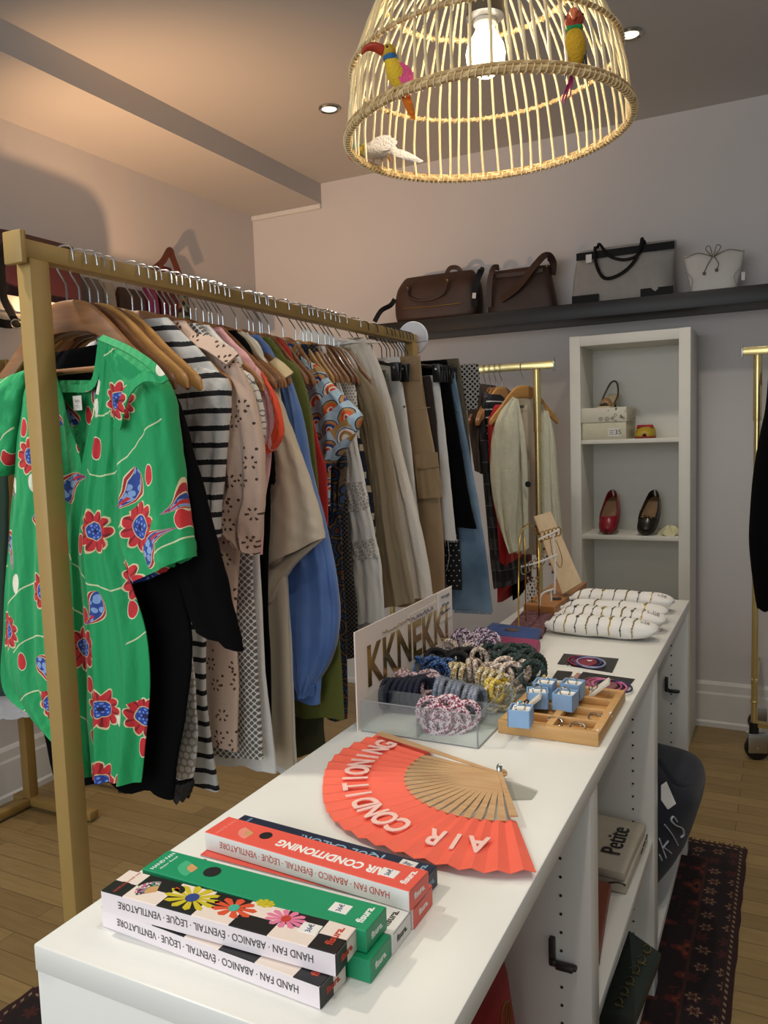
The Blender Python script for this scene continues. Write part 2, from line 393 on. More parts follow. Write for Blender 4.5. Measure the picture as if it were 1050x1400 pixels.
# ================================================================ RUGS
def rug(name, lo, hi, lab):
    t = T('rug_wool'); hx, hy = (hi[0]-lo[0])/2, (hi[1]-lo[1])/2
    ex = t.x.abs()*-1+hx; ey = t.y.abs()*-1+hy; e = ex.mn(ey)
    nz = t.noise(18, 4); nf = t.noise(70, 3)
    d, p, k = t.vor(9, t.xyz(t.x, t.y), '2D', rnd=.35); lx = (t.x-p[0])*9; ly = (t.y-p[1])*9; an = ly.atan2(lx); r = (lx*lx+ly*ly).sqrt()+nf*.16-.08; fl = r/((an*4).cos()*.10+.30)
    c = t.mix(nz, '#0d0506', '#22090a'); c = t.mix(fl.lt(1), c, '#4a1712'); c = t.mix(fl.lt(.62), c, '#6d3019'); c = t.mix(fl.lt(.3), c, '#17080c'); c = t.mix((nf.gt(.60))*fl.gt(1.1)*k[1].gt(.5), c, '#3f1410')
    d2, p2, k2 = t.vor(16, t.xyz(t.x+.2, t.y), '2D', rnd=.3); lx = (t.x+.2-p2[0])*16; ly = (t.y-p2[1])*16; r2 = (lx*lx+ly*ly).sqrt()+nf*.2-.1; f2 = r2/((ly.atan2(lx)*6).cos()*.1+.28)
    bor = t.mix(nz, '#0e0607', '#1c090b'); bor = t.mix(f2.lt(1), bor, '#3d1512'); bor = t.mix((f2-.62).abs().lt(.12)*k2[0].gt(.45), bor, '#7a6450')
    c = t.mix(e.lt(.11), c, bor); c = t.mix((e-.112).abs().lt(.004), c, '#3a1a14'); c = t.mix(e.lt(.026), c, '#2a0f0e')
    c = t.mix((e-.016).abs().lt(.0035)*((t.y*260+t.x*260).sin().gt(.2)), c, '#7d6c52')
    m_ = t.done(c, .95, bump=t.noise(300, 2), bs=.6, bd=.003)
    b = MB(); rg = random.Random(3); n = 40
    P_ = [(lo[0]+(hi[0]-lo[0])*i/n, lo[1]) for i in range(n)]+[(hi[0], lo[1]+(hi[1]-lo[1])*i/n) for i in range(n)]+[(hi[0]-(hi[0]-lo[0])*i/n, hi[1]) for i in range(n)]+[(lo[0], hi[1]-(hi[1]-lo[1])*i/n) for i in range(n)]
    prism(b, [(x+rg.uniform(-.003, .003), y+rg.uniform(-.003, .003)) for x, y in P_], .008)
    o = tag(obj(name, b, m_, None, False), lab, 'rug')
    b = MB()
    for i in range(60):
        x = lo[0]+(hi[0]-lo[0])*(i+.5)/60
        tube(b, [(x, hi[1]-.002, .005), (x+rg.uniform(-.004, .004), hi[1]+.012, .004), (x+rg.uniform(-.008, .008), hi[1]+.022, .002)], .0018, 5)
    obj('fringe', b, M('#4a2a22', .9), o); return o
rug('persian_rug', (-1.02, .40), (-.10, 2.78), 'dark red patterned wool rug running along the right side of the white counter')
rug('persian_rug', (-1.73, -.2), (-1.2, 1.32), 'dark red patterned rug corner at bottom left, left of the white counter')
# ================================================================ HANGERS ON THE GOLD RACK
HZ = 1.660                                              # top of the wooden shoulders at the neck
steel = M('#b4b6b8', .22, 1, .04)
woods = [wood_mat('#6b4426', '#a4744a'), wood_mat('#4f2f1a', '#845530'), wood_mat('#a0733c', '#c89656'), wood_mat('#774a28', '#ad7a48')]
def hanger_mesh():
    b = MB(); P_ = [(0, 0), (.03, -.002), (.06, -.014), (.10, -.045), (.14, -.083), (.18, -.116), (.212, -.144)]
    H_ = [.056, .055, .050, .043, .039, .034, .027]; W_ = [.0065, .0065, .007, .007, .007, .007, .007]; Yo = [0, 0, 0, 0, -.001, -.002, -.003]
    up = spline([V((x, y, z)) for (x, z), y in zip(P_, Yo)], 4); n = len(up)
    def itp(L, i): f = i/(n-1)*(len(L)-1); k = min(int(f), len(L)-2); return L[k]+(L[k+1]-L[k])*(f-k)
    rings = []
    for sgn, rng in ((-1, range(n-1, 0, -1)), (1, range(n))):
        for i in rng:
            p = up[i]; h = itp(H_, i); w_ = itp(W_, i); f = 1 if i < n-1 else .6
            rings.append([V((sgn*p.x, p.y+w_*f*cos(a)*(1.0 if abs(cos(a)) > .8 else 1.15), p.z-h/2+h/2*f*(1 if sin(a) > 0 else -1)*abs(sin(a))**.5)) for a in [2*PI*k/12+.26 for k in range(12)]])
    ring_loft(b, rings); return b
def hook_mesh():
    b = MB(); pts = [(0, 0, -.015), (0, 0, .022), (-.004, 0, .034), (-.020, 0, .058), (-.0225, 0, .075), (-.0205, 0, .089), (-.010, 0, .0945), (.006, 0, .0945), (.018, 0, .090), (.0215, 0, .078), (.0225, 0, .066)]
    tube(b, spline(pts, 4), .0017, 8); return b
def bar_mesh():
    b = MB(); tube(b, [(-.16, -.001, -.125), (.16, -.001, -.125)], .0055, 10); return b
protos = []
for k, wm in enumerate(woods):
    r = thing('coat_hanger', 'x', 'coat hanger', (XR, 1.053+.01*k, HZ))
    for n_, f, m_ in (('shoulder_bar', hanger_mesh, wm), ('hook', hook_mesh, steel), ('trouser_bar', bar_mesh, wm)):
        bb = f()
        for v in bb.verts: v.co += r.location
        obj(n_, bb, m_, r)
    protos.append(r)
stems = [91, 108.6, 122.9, 134.7, 147, 181, 194, 204, 212, 225, 232.4, 240, 251, 260.5, 268, 278, 285, 290, 298.5, 304.5, 323, 340, 346, 355, 358, 367.6, 386.7, 404, 414, 419, 426, 435, 444, 450, 456, 466, 485]
def hs(px): return 1 if px < 230 else max(.60, 1-.38*(px-230)/120) if px < 380 else max(.44, .60-.16*(px-380)/22)
def ys(px): return onx(px, 400+(px-91)*.155, XR).y
GN = {91: 'green paisley blouse', 108.6: 'black tee with pink stitching', 147: 'spotted sleeveless top', 181: 'black-striped white shirt', 204: 'beige eyelet blouse', 225: 'white crochet dress',
      260.5: 'top with coral sleeve edge', 285: 'black short-sleeved top', 298.5: 'cream satin blouse', 323: 'blue sheer blouse', 340: 'olive dress', 358: 'red blouse', 386.7: 'geometric print blouse', 404: 'dark paisley dress',
      414: 'black lattice-print dress', 426: 'white lace-band dress', 444: 'white dotted top', 456: 'taupe linen jacket', 466: 'white open-collared shirt', 485: 'off-white linen shirt'}
gk = sorted(GN)
kind = {91: 0, 108.6: 1, 122.9: 2, 134.7: 1, 147: 2, 240: 1, 251: 2, 404: 2, 414: 2}
seen = {}; used = set()
for i, px in enumerate(stems):
    if px in GN: lb = 'wooden hanger with steel hook holding the '+GN[px]
    else:
        a = max([g for g in gk if g < px]); c = min([g for g in gk if g > px]); q = seen[(a, c)] = seen.get((a, c), 0)+1
        lb = 'bare-shouldered wooden hanger, %s behind the hanger of the %s' % ({1: 'next', 2: 'second', 3: 'third'}[q], GN[a])
    k = kind.get(px, [0, 3, 1, 0, 3][i % 5]); loc = (XR, ys(px), HZ+(0, -.001, .0015)[i % 3])
    rz = [0, .03, -.04, .05, -.02, .02][i % 6] if px > 150 else [0, .02, .05, -.03, .02][i % 5]
    if k not in used: used.add(k); h = protos[k]; h.location = loc; h.rotation_euler = (0, 0, rz); h['label'] = lb; h['group'] = 'wooden hangers on the gold rack'
    else: h = dup(protos[k], loc, lb, 'wooden hangers on the gold rack', rz)
    h.scale = (hs(px), 1, .5+.5*hs(px)) if 0 else (1, 1, 1)
    for ch in h.children:
        if ch.name.split('.')[0] != 'hook': ch.scale = (hs(px), 1, .45+.55*hs(px))

# ================================================================ CLOTH BUILDERS
def cr(rows, n):
    """rows: list of 4-tuples, resampled along their length (Catmull-Rom)"""
    out = []; k = len(rows)
    for i in range(n):
        f = i/(n-1)*(k-1); a = min(int(f), k-2); t = f-a
        p0, p1, p2, p3 = rows[max(a-1, 0)], rows[a], rows[a+1], rows[min(a+2, k-1)]
        out.append([.5*(2*q1+(q2-q0)*t+(2*q0-5*q1+4*q2-q3)*t*t+(3*q1-q0-3*q2+q3)*t**3) for q0, q1, q2, q3 in zip(p0, p1, p2, p3)])
    return out
def cloth(name, rows, y, mat, parent, d=.013, amp=.006, k=4, seed=0, nx=48, nr=30, hem=.004, pinch=.35, label=None, dy=0, wr=.0015):
    """soft closed sheet hanging in the plane y: rows of (left x, left z, right x, right z) from top to hem"""
    rg = random.Random(seed); ph = [rg.uniform(0, 6.28) for _ in range(8)]; b = MB(); rings = []; pinch_ = .9 if abs(rows[0][1]-HZ) < .03 and pinch == .35 else pinch
    R_ = cr(rows, nr)
    def ring(i, r, sh=1.0, dz=0):
        v = i/(nr-1); ramp = min(1, .15+v*1.1); out = []
        mx_, mz, hx, hz = (r[0]+r[2])/2, (r[1]+r[3])/2, (r[2]-r[0])/2, (r[3]-r[1])/2
        dd = d*(pinch_+(1-pinch_)*min(1, v*4))*sh
        for j in range(nx):
            a = 2*PI*j/nx; c_, s_ = cos(a), sin(a); p = math.copysign(abs(c_)**.85, c_)
            ff = amp*ramp*(sin(PI*k*p+ph[0]+.9*sin(2.2*v+ph[1]))+.5*sin(PI*(k*1.9)*p+ph[2]+1.3*sin(3*v+ph[3])))
            cr_ = wr*(sin(31*v+7*p+ph[4]+2*sin(5*p+ph[6]))*sin(9*p+ph[5])+.7*sin(53*v-11*p+ph[7]))
            edge = 1-abs(p)**6
            yy = y+dy*v+dd*math.copysign(abs(s_)**.6, s_)+ff*(.35+.65*edge)+cr_
            zz = mz+hz*p+dz+(hem*ramp*v*sin(PI*k*p+ph[3]) if v > .8 else 0)
            out.append(V((mx_+hx*p*(.985 if sh < 1 else 1), yy, zz)))
        return out
    for i, r in enumerate(R_): rings.append(ring(i, r))
    for q, s_ in ((1, .72), (3, .68), (6, .6)): rings.append(ring(nr-1-q, R_[nr-1-q], s_))
    ring_loft(b, rings); return obj(name, b, mat, parent, True, label, angle=60)
def pr(y, *items, xm=XR, neck=None):
    """pixel edges at the garment's own distance y: (R,) mirrored about the hanger, or (L, R)"""
    out = []
    if neck == 1:
        k = next((hs(q) for q in stems+[450] if abs(ys(q)-y) < .004), 1); q = .45+.55*k; f0 = ony(*items[0], y).x-xm; out += [(xm-a*k, HZ+c*q, xm+a*k, HZ+c*q) for a, c in ((.088, -.020), (.095, -.028), (.13, -.060), (.165, -.090)) if a*k < f0-.008]
    elif neck: out += neck
    for it in items:
        if isinstance(it[0], (int, float)): r = ony(it[0], it[1], y); l = V((2*xm-r.x, y, r.z))
        else: l = ony(*it[0], y); r = ony(*it[1], y)
        out.append((l.x, l.z, r.x, r.z))
    return out
def garment(name, label, px, y=None):
    y = y or ys(px); return thing(name, label, GC.get(name, 'blouse'), (XR, y, 1.2), 'garments on the gold rack'), y
GC = {'dress': 'dress', 'shirt': 'shirt', 'top': 'top', 'jacket': 'jacket', 'trousers': 'trousers', 'jeans': 'jeans', 'blouse': 'blouse', 'tee_shirt': 'tee shirt', 'cardigan': 'cardigan', 'shorts': 'shorts'}

# ---------------------------------------------------------------- prints
def paisley_mat(name, base, S=8.5):
    t = T(name); wx = t.noise(7, 2)*.05-.025
    x = t.x+wx; z = t.z+wx
    def layer(col, off, s, thr):
        X = x+off; Z = z*.92+off*1.7
        d, p, c = t.vor(s, t.xyz(X, Z), '2D', rnd=.72)
        lx = (X-p[0])*s; lz = (Z-p[1])*s
        a0 = c[0]*6.28; u = lx*a0.cos()-lz*a0.sin(); v = lx*a0.sin()+lz*a0.cos()
        r = (u*u+v*v).sqrt(); an = v.atan2(u)
        rr = r+(t.noise(60, 2)*.06-.03)
        petal = (an*5).sin().abs()*.09+.24
        isf = c[1].gt(.5); on = c[2].gt(thr)
        # flower
        f = t.mix(rr.lt(petal+.03), col, '#d9c79a'); f = t.mix(rr.lt(petal), f, '#c3242b'); f = t.mix(((an*10).sin().gt(.82))*rr.lt(petal)*rr.gt(.15), f, '#7d1420')
        f = t.mix(rr.lt(.165), f, '#cdb98a'); f = t.mix(rr.lt(.15), f, '#1f3f98'); f = t.mix(((an*6).sin()*(r*70).sin()).gt(.35)*rr.lt(.14), f, '#6d93d8'); f = t.mix(rr.lt(.045), f, '#151a4a')
        # curved teardrop
        uu = u-v*v*1.1+.10; tw = (v*-1+.40)*.34*((v+.36)*5).mn(1).mx(0).sqrt(); g = uu.abs()/tw.mx(.001); inr = (v.abs()).lt(.40)*v.gt(-.37)
        q = t.mix(g.lt(1.12)*inr, col, '#e0d0a4'); q = t.mix(g.lt(1.0)*inr, q, '#a8232c'); q = t.mix(g.lt(.74)*inr, q, '#e0d0a4'); q = t.mix(g.lt(.66)*inr, q, '#20428f')
        q = t.mix(g.lt(.6)*inr*(t.vor(70, t.xyz(x, z), '2D')[0].lt(.42)), q, '#7fa0d0'); q = t.mix(g.lt(.25)*inr*v.gt(.05), q, '#c3242b')
        return t.mix(on, col, t.mix(isf, q, f))
    c = base
    # stems
    st = ((z*31+(x*17).sin()*1.6).sin().abs()).lt(.045)*t.noise(5, 1).gt(.53); c = t.mix(st, c, '#cfd6a6')
    # small bells and leaves
    d, p, k = t.vor(17, t.xyz(x+.3, z), '2D', rnd=.6); lx = (x+.3-p[0])*17; lz = (z-p[1])*17; e = (lx*lx*3.2+lz*lz).sqrt()
    c = t.mix(e.lt(.30)*k[0].gt(.66), c, '#e3dcc0'); c = t.mix(e.lt(.27)*k[0].gt(.66), c, '#c8272c'); c = t.mix(e.lt(.27)*k[0].gt(.9), c, '#eae6d2')
    c = layer(c, .0, S, .10)
    return t.done(c, .75, bump=(t.x*420+t.noise(50, 2)*6).sin()+t.noise(160, 2)*1.5, bs=.22, bd=.0015, Sheen_Weight=.1)
m_green = paisley_mat('green_paisley', '#119a58', 9.5)
def stripes_mat():
    t = T('striped_cloth'); z = t.z+t.noise(9, 2)*.010; s = (z*31).frac(); jag = t.noise(220, 2)*.10
    return t.done(t.mix((s+jag).lt(.36), t.mix(t.noise(40), '#b9b8b3', '#d2d1cd'), '#121317'), .9, bump=t.noise(160, 3), bs=.4)
def dots_mat(bg, fg, s, r, jit=.0, rough=.85, sq=False):
    t = T('spotted_cloth'); u = t.x*s; row = (t.z*s).floor(); u = u+row.mod(2)*.5
    a = u.frac()-.5; c = (t.z*s).frac()-.5
    e = (a.abs().mx(c.abs())) if sq else (a*a+c*c).sqrt()
    if jit: e = e+t.noise(s*1.3, 1)*jit-jit/2
    return t.done(t.mix(e.lt(r), bg, fg), rough, bump=t.noise(300, 2), bs=.25)
def cells_mat(edge, cell, s, w_=.1):
    t = T('pebble_print'); d, _, _ = t.vor(s, t.xyz(t.x, t.z*1.25), '2D', 'DISTANCE_TO_EDGE', .5)
    return t.done(t.mix(d.gt(w_), edge, cell), .8, bump=t.noise(300, 2), bs=.2)
def eyelet_mat():
    t = T('eyelet_cloth'); s = 26; x = t.x; z = t.z
    d, p, c = t.vor(19, t.xyz(x, z), '2D', rnd=.8); lx = x-p[0]; lz = z-p[1]; r = (lx*lx+lz*lz).sqrt(); an = lz.atan2(lx)
    pet = ((an*6).cos()*.5+.5); fl = pet.gt(.72)*((r-.0105).abs().lt(.0030))
    d2, p2, c2 = t.vor(46, t.xyz(x+.5, z), '2D', rnd=.9); sm = d2.lt(.13)*c2[0].gt(.62)
    h = fl.mx(sm); base = t.mix(t.noise(20), '#c3a794', '#d2b8a5')
    return t.done(t.mix(h, base, '#4a342a'), .85, bump=t.noise(200, 2)-h*2, bs=.4)
def crochet_mat(bg='#6a655f', s=230, fg='#dedcd7'):
    t = T('crochet'); a = (t.x+t.z)*s; c = (t.x-t.z)*s; g = (a.sin()*c.sin()).abs(); nz = t.noise(26, 2)
    return t.done(t.mix((g+nz*.3).gt(.42), fg, bg), .9, bump=g, bs=-.6, bd=.002)
def scales_mat():
    """rows of fan shapes in tan, white, orange, blue and navy"""
    t = T('fan_print'); s = 19; X = t.x*.8+t.z*.45; Z = t.z*.85-t.x*.5; row = (Z*s*1.35).floor(); u = X*s+row.mod(2)*.5; cu = u.floor(); a = (u.frac()-.5); v = (Z*s*1.35).frac()
    r = (a*a*1.2+(v-.06)*(v-.06)*.72).sqrt(); h = ((cu*12.99+row*7.23).sin()*43.7).frac()
    c = t.mix(r.lt(.56), t.mix((h*3).frac().gt(.5), '#b08b52', '#a9c6da'), '#b5d0e2'); c = t.mix(r.lt(.51), c, '#1c2c58'); c = t.mix(r.lt(.46), c, '#f0ebdf'); c = t.mix(r.lt(.46)*h.gt(.55), c, '#b08b52'); c = t.mix(r.lt(.34), c, '#e2591c'); c = t.mix(r.lt(.31)*h.gt(.62), c, '#1f4a86')
    c = t.mix(r.lt(.31)*h.lt(.22), c, '#b08b52'); c = t.mix(r.lt(.17), c, '#e6e0d2'); c = t.mix(r.lt(.10)*h.gt(.5), c, '#c23b22')
    return t.done(c, .5, bump=t.noise(200, 2), bs=.2)
def dark_paisley_mat():
    t = T('dark_paisley'); d, p, c = t.vor(22, t.xyz(t.x+t.noise(9, 2)*.05, t.z), '2D'); k = (d*17).sin()
    q = t.mix(k.gt(.55), '#14110f', '#5d4a3b'); q = t.mix(k.lt(-.75), q, '#26406a'); q = t.mix((d.lt(.12))*c[0].gt(.5), q, '#6f2a22')
    return t.done(q, .8, bump=t.noise(200, 2), bs=.2)
def lattice_mat(bg, fg, s, w_):
    t = T('lattice_print'); g = (((t.x+t.z)*s).sin().abs()).mn(((t.x-t.z)*s).sin().abs()); return t.done(t.mix(g.lt(w_), bg, fg), .85, bump=t.noise(240, 2), bs=.2)
def plaid_mat():
    t = T('plaid_wool'); z = (t.z*11).frac(); x = (t.x*14+t.y*14).frac()
    c = t.mix(z.lt(.5), '#232327', '#3b3a3d'); c = t.mix(x.lt(.4), c, '#17171a'); c = t.mix(z.lt(.035), c, '#5d5a59'); c = t.mix((x.gt(.7)*x.lt(.73)), c, '#55514f')
    return t.done(c, .9, bump=t.noise(300, 2), bs=.3)
def denim_mat(c1, c2):
    t = T('denim'); n = t.noise(5, 5); tw = ((t.x+t.z)*1400).sin()
    return t.done(t.mix(n*1.7-.35, c1, c2), .9, bump=tw+t.noise(90, 3), bs=.3, bd=.001)
def lace_mat():
    t = T('lace'); d, p, c = t.vor(130, t.xyz(t.x, t.z*.8), '2D', 'DISTANCE_TO_EDGE'); return t.done(t.mix(d.gt(.10), '#dedbd6', '#a8a49d'), .9, bump=d, bs=-.6)
black_c = M('#050506', .95, 0, .2, 14, .3, Specular_IOR_Level=.12); navy_c = cloth_mat('#11182b'); white_c = cloth_mat('#dcdad5', .04); cream_s = M('#cdbfa8', .38, 0, .05, 8, 0, Sheen_Weight=.2); pinkc = cloth_mat('#e0a9ac'); coral = M('#f0532f', .5, 0, .05); olive = cloth_mat('#5d6322'); olived = cloth_mat('#2f3114')
t = T('blue_organza'); blue_s = t.done(t.mix(t.noise(9, 4), '#2452a0', '#6a8fc8'), .45, bump=t.noise(30, 3), bs=.3, Sheen_Weight=.4)
taupe = cloth_mat('#8d7d62', .1, 600); offw = cloth_mat('#dbd4c8', .05, 500); khaki = cloth_mat('#9c8362', .1, 600); brown_c = cloth_mat('#2a1d17')

# ---------------------------------------------------------------- green paisley blouse, facing the room
g, y = garment('blouse', 'green short-sleeved blouse with red and blue paisley print, first on the gold rack', 91, 1.045)
def P(px, py, yy): return ony(px, py, yy)
def panel(name, poly, y, mat, parent, nu=44, nv=44, amp=.006, k=4, bow=.02, th=.002, seed=0, label=None):
    """front or back panel: poly gives left edge and right edge as lists of (x, z); a bowed sheet with thickness"""
    L, R_ = poly; rg = random.Random(seed); ph = [rg.uniform(0, 6) for _ in range(6)]
    A = cr([tuple(l)+tuple(r) for l, r in zip(L, R_)], nv); b = MB(); F = []; K = []
    for i, r in enumerate(A):
        v = i/(nv-1); row = []; rk = []
        for j in range(nu+1):
            s_ = j/nu; q = 2*s_-1; x = r[0]+(r[2]-r[0])*s_; z = r[1]+(r[3]-r[1])*s_
            yy = y-bow*(1-q*q)*(.4+.6*v)+amp*(.2+v)*(sin(PI*k*q+ph[0]+.8*sin(2*v+ph[1]))+.5*sin(PI*k*2.1*q+ph[2]))+.0012*sin(40*v+9*q+ph[3])*sin(11*q+ph[4])
            row.append(b.verts.new((x, yy, z))); rk.append(b.verts.new((x, yy+th, z)))
        F.append(row); K.append(rk)
    for i in range(nv-1):
        for j in range(nu):
            b.faces.new((F[i][j], F[i][j+1], F[i+1][j+1], F[i+1][j])); b.faces.new((K[i][j], K[i+1][j], K[i+1][j+1], K[i][j+1]))
    for i in range(nv-1):
        for j in (0, nu): b.faces.new((F[i][j], F[i+1][j], K[i+1][j], K[i][j]) if j else (F[i][j], K[i][j], K[i+1][j], F[i+1][j]))
    for j in range(nu):
        for i in (0, nv-1): b.faces.new((F[i][j], K[i][j], K[i][j+1], F[i][j+1]) if i == 0 else (F[i][j], F[i][j+1], K[i][j+1], K[i][j]))
    return obj(name, b, mat, parent, True, label, angle=50)
yf, yb = 1.030, 1.062
def q2(pts, yy): return [(P(a, c, yy).x, P(a, c, yy).z) for a, c in pts]
Vn = (112, 645)
# front: two halves meeting under the V, then one skirt joined through overlapping edges
panel('front_panel', (q2([(139, 463), (135, 520), (124, 580), (112, 645), (100, 740), (104, 840), (107, 930), (110, 1010), (118, 1062)], yf),
                      q2([(163, 478), (164, 520), (163, 600), (160, 680), (166, 760), (188, 830), (202, 900), (199, 990), (190, 1071)], yf)), yf, m_green, g, 40, 60, .006, 2.4, .016, seed=3)
panel('front_panel', (q2([(38, 512), (28, 545), (20, 600), (12, 680), (6, 760), (2, 840), (4, 920), (34, 975), (96, 1030)], yf),
                      q2([(72, 500), (84, 545), (96, 590), (112, 645), (104, 740), (108, 840), (112, 930), (118, 1000), (124, 1052)], yf)), yf+.003, m_green, g, 36, 60, .006, 2.4, .016, seed=7)
panel('back_panel', (q2([(40, 520), (34, 560), (30, 640), (14, 760), (8, 860), (8, 945), (60, 985)], yb+.006),
                     q2([(132, 520), (140, 560), (158, 640), (176, 760), (190, 860), (196, 960), (184, 1040)], yb+.006)), yb, m_green, g, 40, 50, .005, 3, -.008, seed=5)
cloth('sleeve', pr(y-.004, ((139, 463), (172, 478)), ((150, 500), (226, 522)), ((160, 560), (238, 575)), ((163, 630), (246, 640)), ((165, 700), (254, 705)), ((168, 745), (260, 740)), ((187, 797), (262, 762))), y-.004, m_green, g, .03, .006, 2, 11, hem=.001)
# turned ruffle over the shoulder seam
b = MB(); rp = [P(138, 462, yf-.018), P(175, 478, yf-.028), P(208, 500, yf-.036), P(226, 522, yf-.034)]
strap(b, spline(rp, 6), .013, .004, lambda i: V((.25, -.75, .6))); obj('shoulder_ruffle', b, m_green, g)
b = MB(); rp = [P(222, 518, yf-.034), P(196, 516, yf-.040), P(172, 540, yf-.038), P(160, 585, yf-.030)]
strap(b, spline(rp, 6), .016, .003, lambda i: V((.2, -.9, .2))); obj('sleeve_seam', b, m_green, g)
cloth('sleeve', pr(y, ((-8, 525), (40, 505)), ((-40, 560), (30, 560)), ((-50, 600), (22, 620)), ((-30, 650), (12, 650))), y, m_green, g, .025, .006, 3, 12, hem=.001)
b = MB(); cpt = [P(40, 512, 1.045), P(70, 528, 1.05), P(100, 531, 1.052), P(128, 524, 1.045), P(139, 466, 1.038)]
strap(b, spline(cpt, 6), .014, .003, (0, -1, 0)); obj('neck_binding', b, m_green, g)
c = P(106, 551, 1.046); b = MB(); box(b, c, (.021, .001, .026)); lb_ = obj('neck_label', b, M('#e4e2dc', .7), g, False, 'small white sewn label')
b = MB(); scribble(b, place(c+V((0, -.0008, .004)), (1, 0, 0), (0, 0, 1)), .012, .004, 7, .0004, 2); scribble(b, place(c+V((0, -.0008, -.004)), (1, 0, 0), (0, 0, 1)), .008, .002, 5, .0003, 4); obj('stitching', b, M('#222222', .6) , lb_)
# dark lining seen through the V neck is the next garment

# ---------------------------------------------------------------- the row of tops
g, y = garment('tee_shirt', 'black short-sleeved tee with pink stitched motif, right behind the green paisley blouse', 108.6)
cloth('body', pr(y, (212, 505), (226, 545), (232, 620), (240, 720), (252, 810), (264, 880), (258, 950), (246, 1020), (237, 1090), neck=[(XR-.07, HZ-.085, XR+.10, HZ-.075)]), y, black_c, g, .012, .006, 3, 1)
cloth('sleeve', pr(y, ((196, 486), (210, 494)), ((200, 540), (243, 548)), ((212, 640), (270, 640)), ((238, 760), (303, 765)), ((255, 820), (322, 845)), ((266, 856), (333, 890))), y-.002, black_c, g, .016, .003, 2, 2, hem=.001)
b = MB()
for k_, (px_, py_) in enumerate([(233, 545), (236, 566)]):
    for jj in range(3): scribble(b, place(P(px_, py_+jj*4, y-.021), (1, -.15, .25), (0, 0, 1)), .014-.002*jj, .003, 7, .0006, k_*3+jj)
obj('pink_stitching', b, M('#d88a94', .7), g, True, 'pink stitched motif')
g, y = garment('top', 'sleeveless top with beige and white pebble spots, between the black tee and the striped shirt', 147)
m_peb = cells_mat('#9d9485', '#d8d6d0', 62)
m_dot = dots_mat('#a39a8c', '#d5d2cc', 70, .42)
cloth('body', pr(y, (216, 498), (222, 560), (232, 680), (246, 800), (262, 890), (268, 960), (270, 1020), (264, 1064), neck=[(XR-.01, HZ-.02, XR+.03, HZ-.02), (XR-.06, HZ-.10, XR+.10, HZ-.10)]), y, m_dot, g, .010, .004, 3, 3)
b = MB(); strap(b, spline([ony(163, 430, y-.004), ony(176, 449, y-.004), ony(196, 469, y-.005), ony(212, 486, y-.006)], 5), .046, .030, lambda i: V((.75, 0, .9))); obj('shoulder_strap', b, m_peb, g)
cloth('hem_band', pr(y, ((232, 1070), (264, 1064)), ((234, 1084), (264, 1074)), ((241, 1098), (258, 1090))), y, M('#0c0d10', .35), g, .009, .002, 2, 4, nr=10, label='glossy black hem')
g, y = garment('shirt', 'white shirt with ragged black horizontal stripes, behind the spotted top', 181)
m_str = stripes_mat()
cloth('body', pr(y, (292, 500), (306, 520), (312, 560), (308, 640), (300, 720), (288, 800), (281, 880), (284, 960), (290, 1020), (300, 1080), neck=1), y, m_str, g, .014, .005, 4, 5)
cloth('sleeve', pr(y, ((270, 500), (300, 508)), ((262, 540), (316, 530)), ((262, 600), (312, 600)), ((268, 670), (304, 680)), ((284, 712), (301, 735))), y-.004, m_str, g, .018, .004, 2, 6, hem=.001)
g, y = garment('blouse', 'beige blouse with brown eyelet holes, behind the striped shirt', 204)
m_eye = eyelet_mat()
cloth('body', pr(y, (300, 478), (324, 492), (332, 560), (335, 660), (328, 760), (323, 850), (326, 940), (325, 1026), neck=1), y, m_eye, g, .014, .005, 3, 7)
cloth('sleeve', pr(y, ((292, 476), (324, 488)), ((302, 540), (347, 540)), ((311, 610), (360, 605)), ((314, 670), (362, 675)), ((302, 712), (357, 725)), ((325, 745), (352, 757))), y-.004, m_eye, g, .019, .006, 2, 8, hem=.001)
b = MB(); strap(b, spline([ony(258, 466, y-.016), ony(285, 470, y-.02), ony(318, 492, y-.022)], 6), .032, .006, lambda i: V((.3, -.8, .6))); obj('collar', b, m_eye, g)
g, y = garment('dress', 'white crochet lace dress, behind the beige eyelet blouse', 225)
m_cr = crochet_mat()
cloth('body', pr(y, (332, 505), (346, 530), (350, 600), (348, 700), (345, 780), (350, 860), (354, 940), (360, 1040), neck=1), y, m_cr, g, .013, .004, 3, 9)
cloth('sleeve', pr(y, ((322, 498), (346, 514)), ((325, 540), (357, 545)), ((330, 580), (362, 580)), ((336, 610), (360, 605))), y-.003, lattice_mat('#dcdad4', '#6b6660', 130, .16), g, .014, .004, 2, 10, nr=16)
g, y = garment('dress', 'long white cotton dress, hem below the crochet dress', 240)
cloth('body', pr(y, (335, 520), (350, 600), (354, 740), (362, 900), (372, 1000), (378, 1055), neck=1), y, white_c, g, .013, .006, 3, 12)
g, y = garment('top', 'pale pink top with vermilion edge on its cap sleeve', 260.5)
cloth('body', pr(y, (352, 505), (368, 540), (372, 620), (362, 700), (360, 760), neck=1), y, pinkc, g, .011, .004, 3, 13)
cloth('sleeve', pr(y, ((350, 500), (360, 512)), ((352, 535), (376, 548)), ((356, 575), (382, 585)), ((360, 606), (378, 614))), y-.003, pinkc, g, .014, .003, 2, 14, nr=16)
cloth('sleeve_trim', pr(y, ((360, 508), (364, 516)), ((374, 540), (382, 552)), ((380, 572), (389, 592)), ((371, 600), (380, 612)), ((364, 612), (369, 620))), y-.006, coral, g, .010, .001, 2, 15, nr=20, hem=0, label='vermilion sleeve edge')
g, y = garment('top', 'black short-sleeved top, behind the coral-edged sleeve', 285)
cloth('body', pr(y, (354, 520), (366, 600), (370, 700), (366, 800), (370, 900), (372, 1032), neck=1), y, black_c, g, .010, .004, 3, 16)
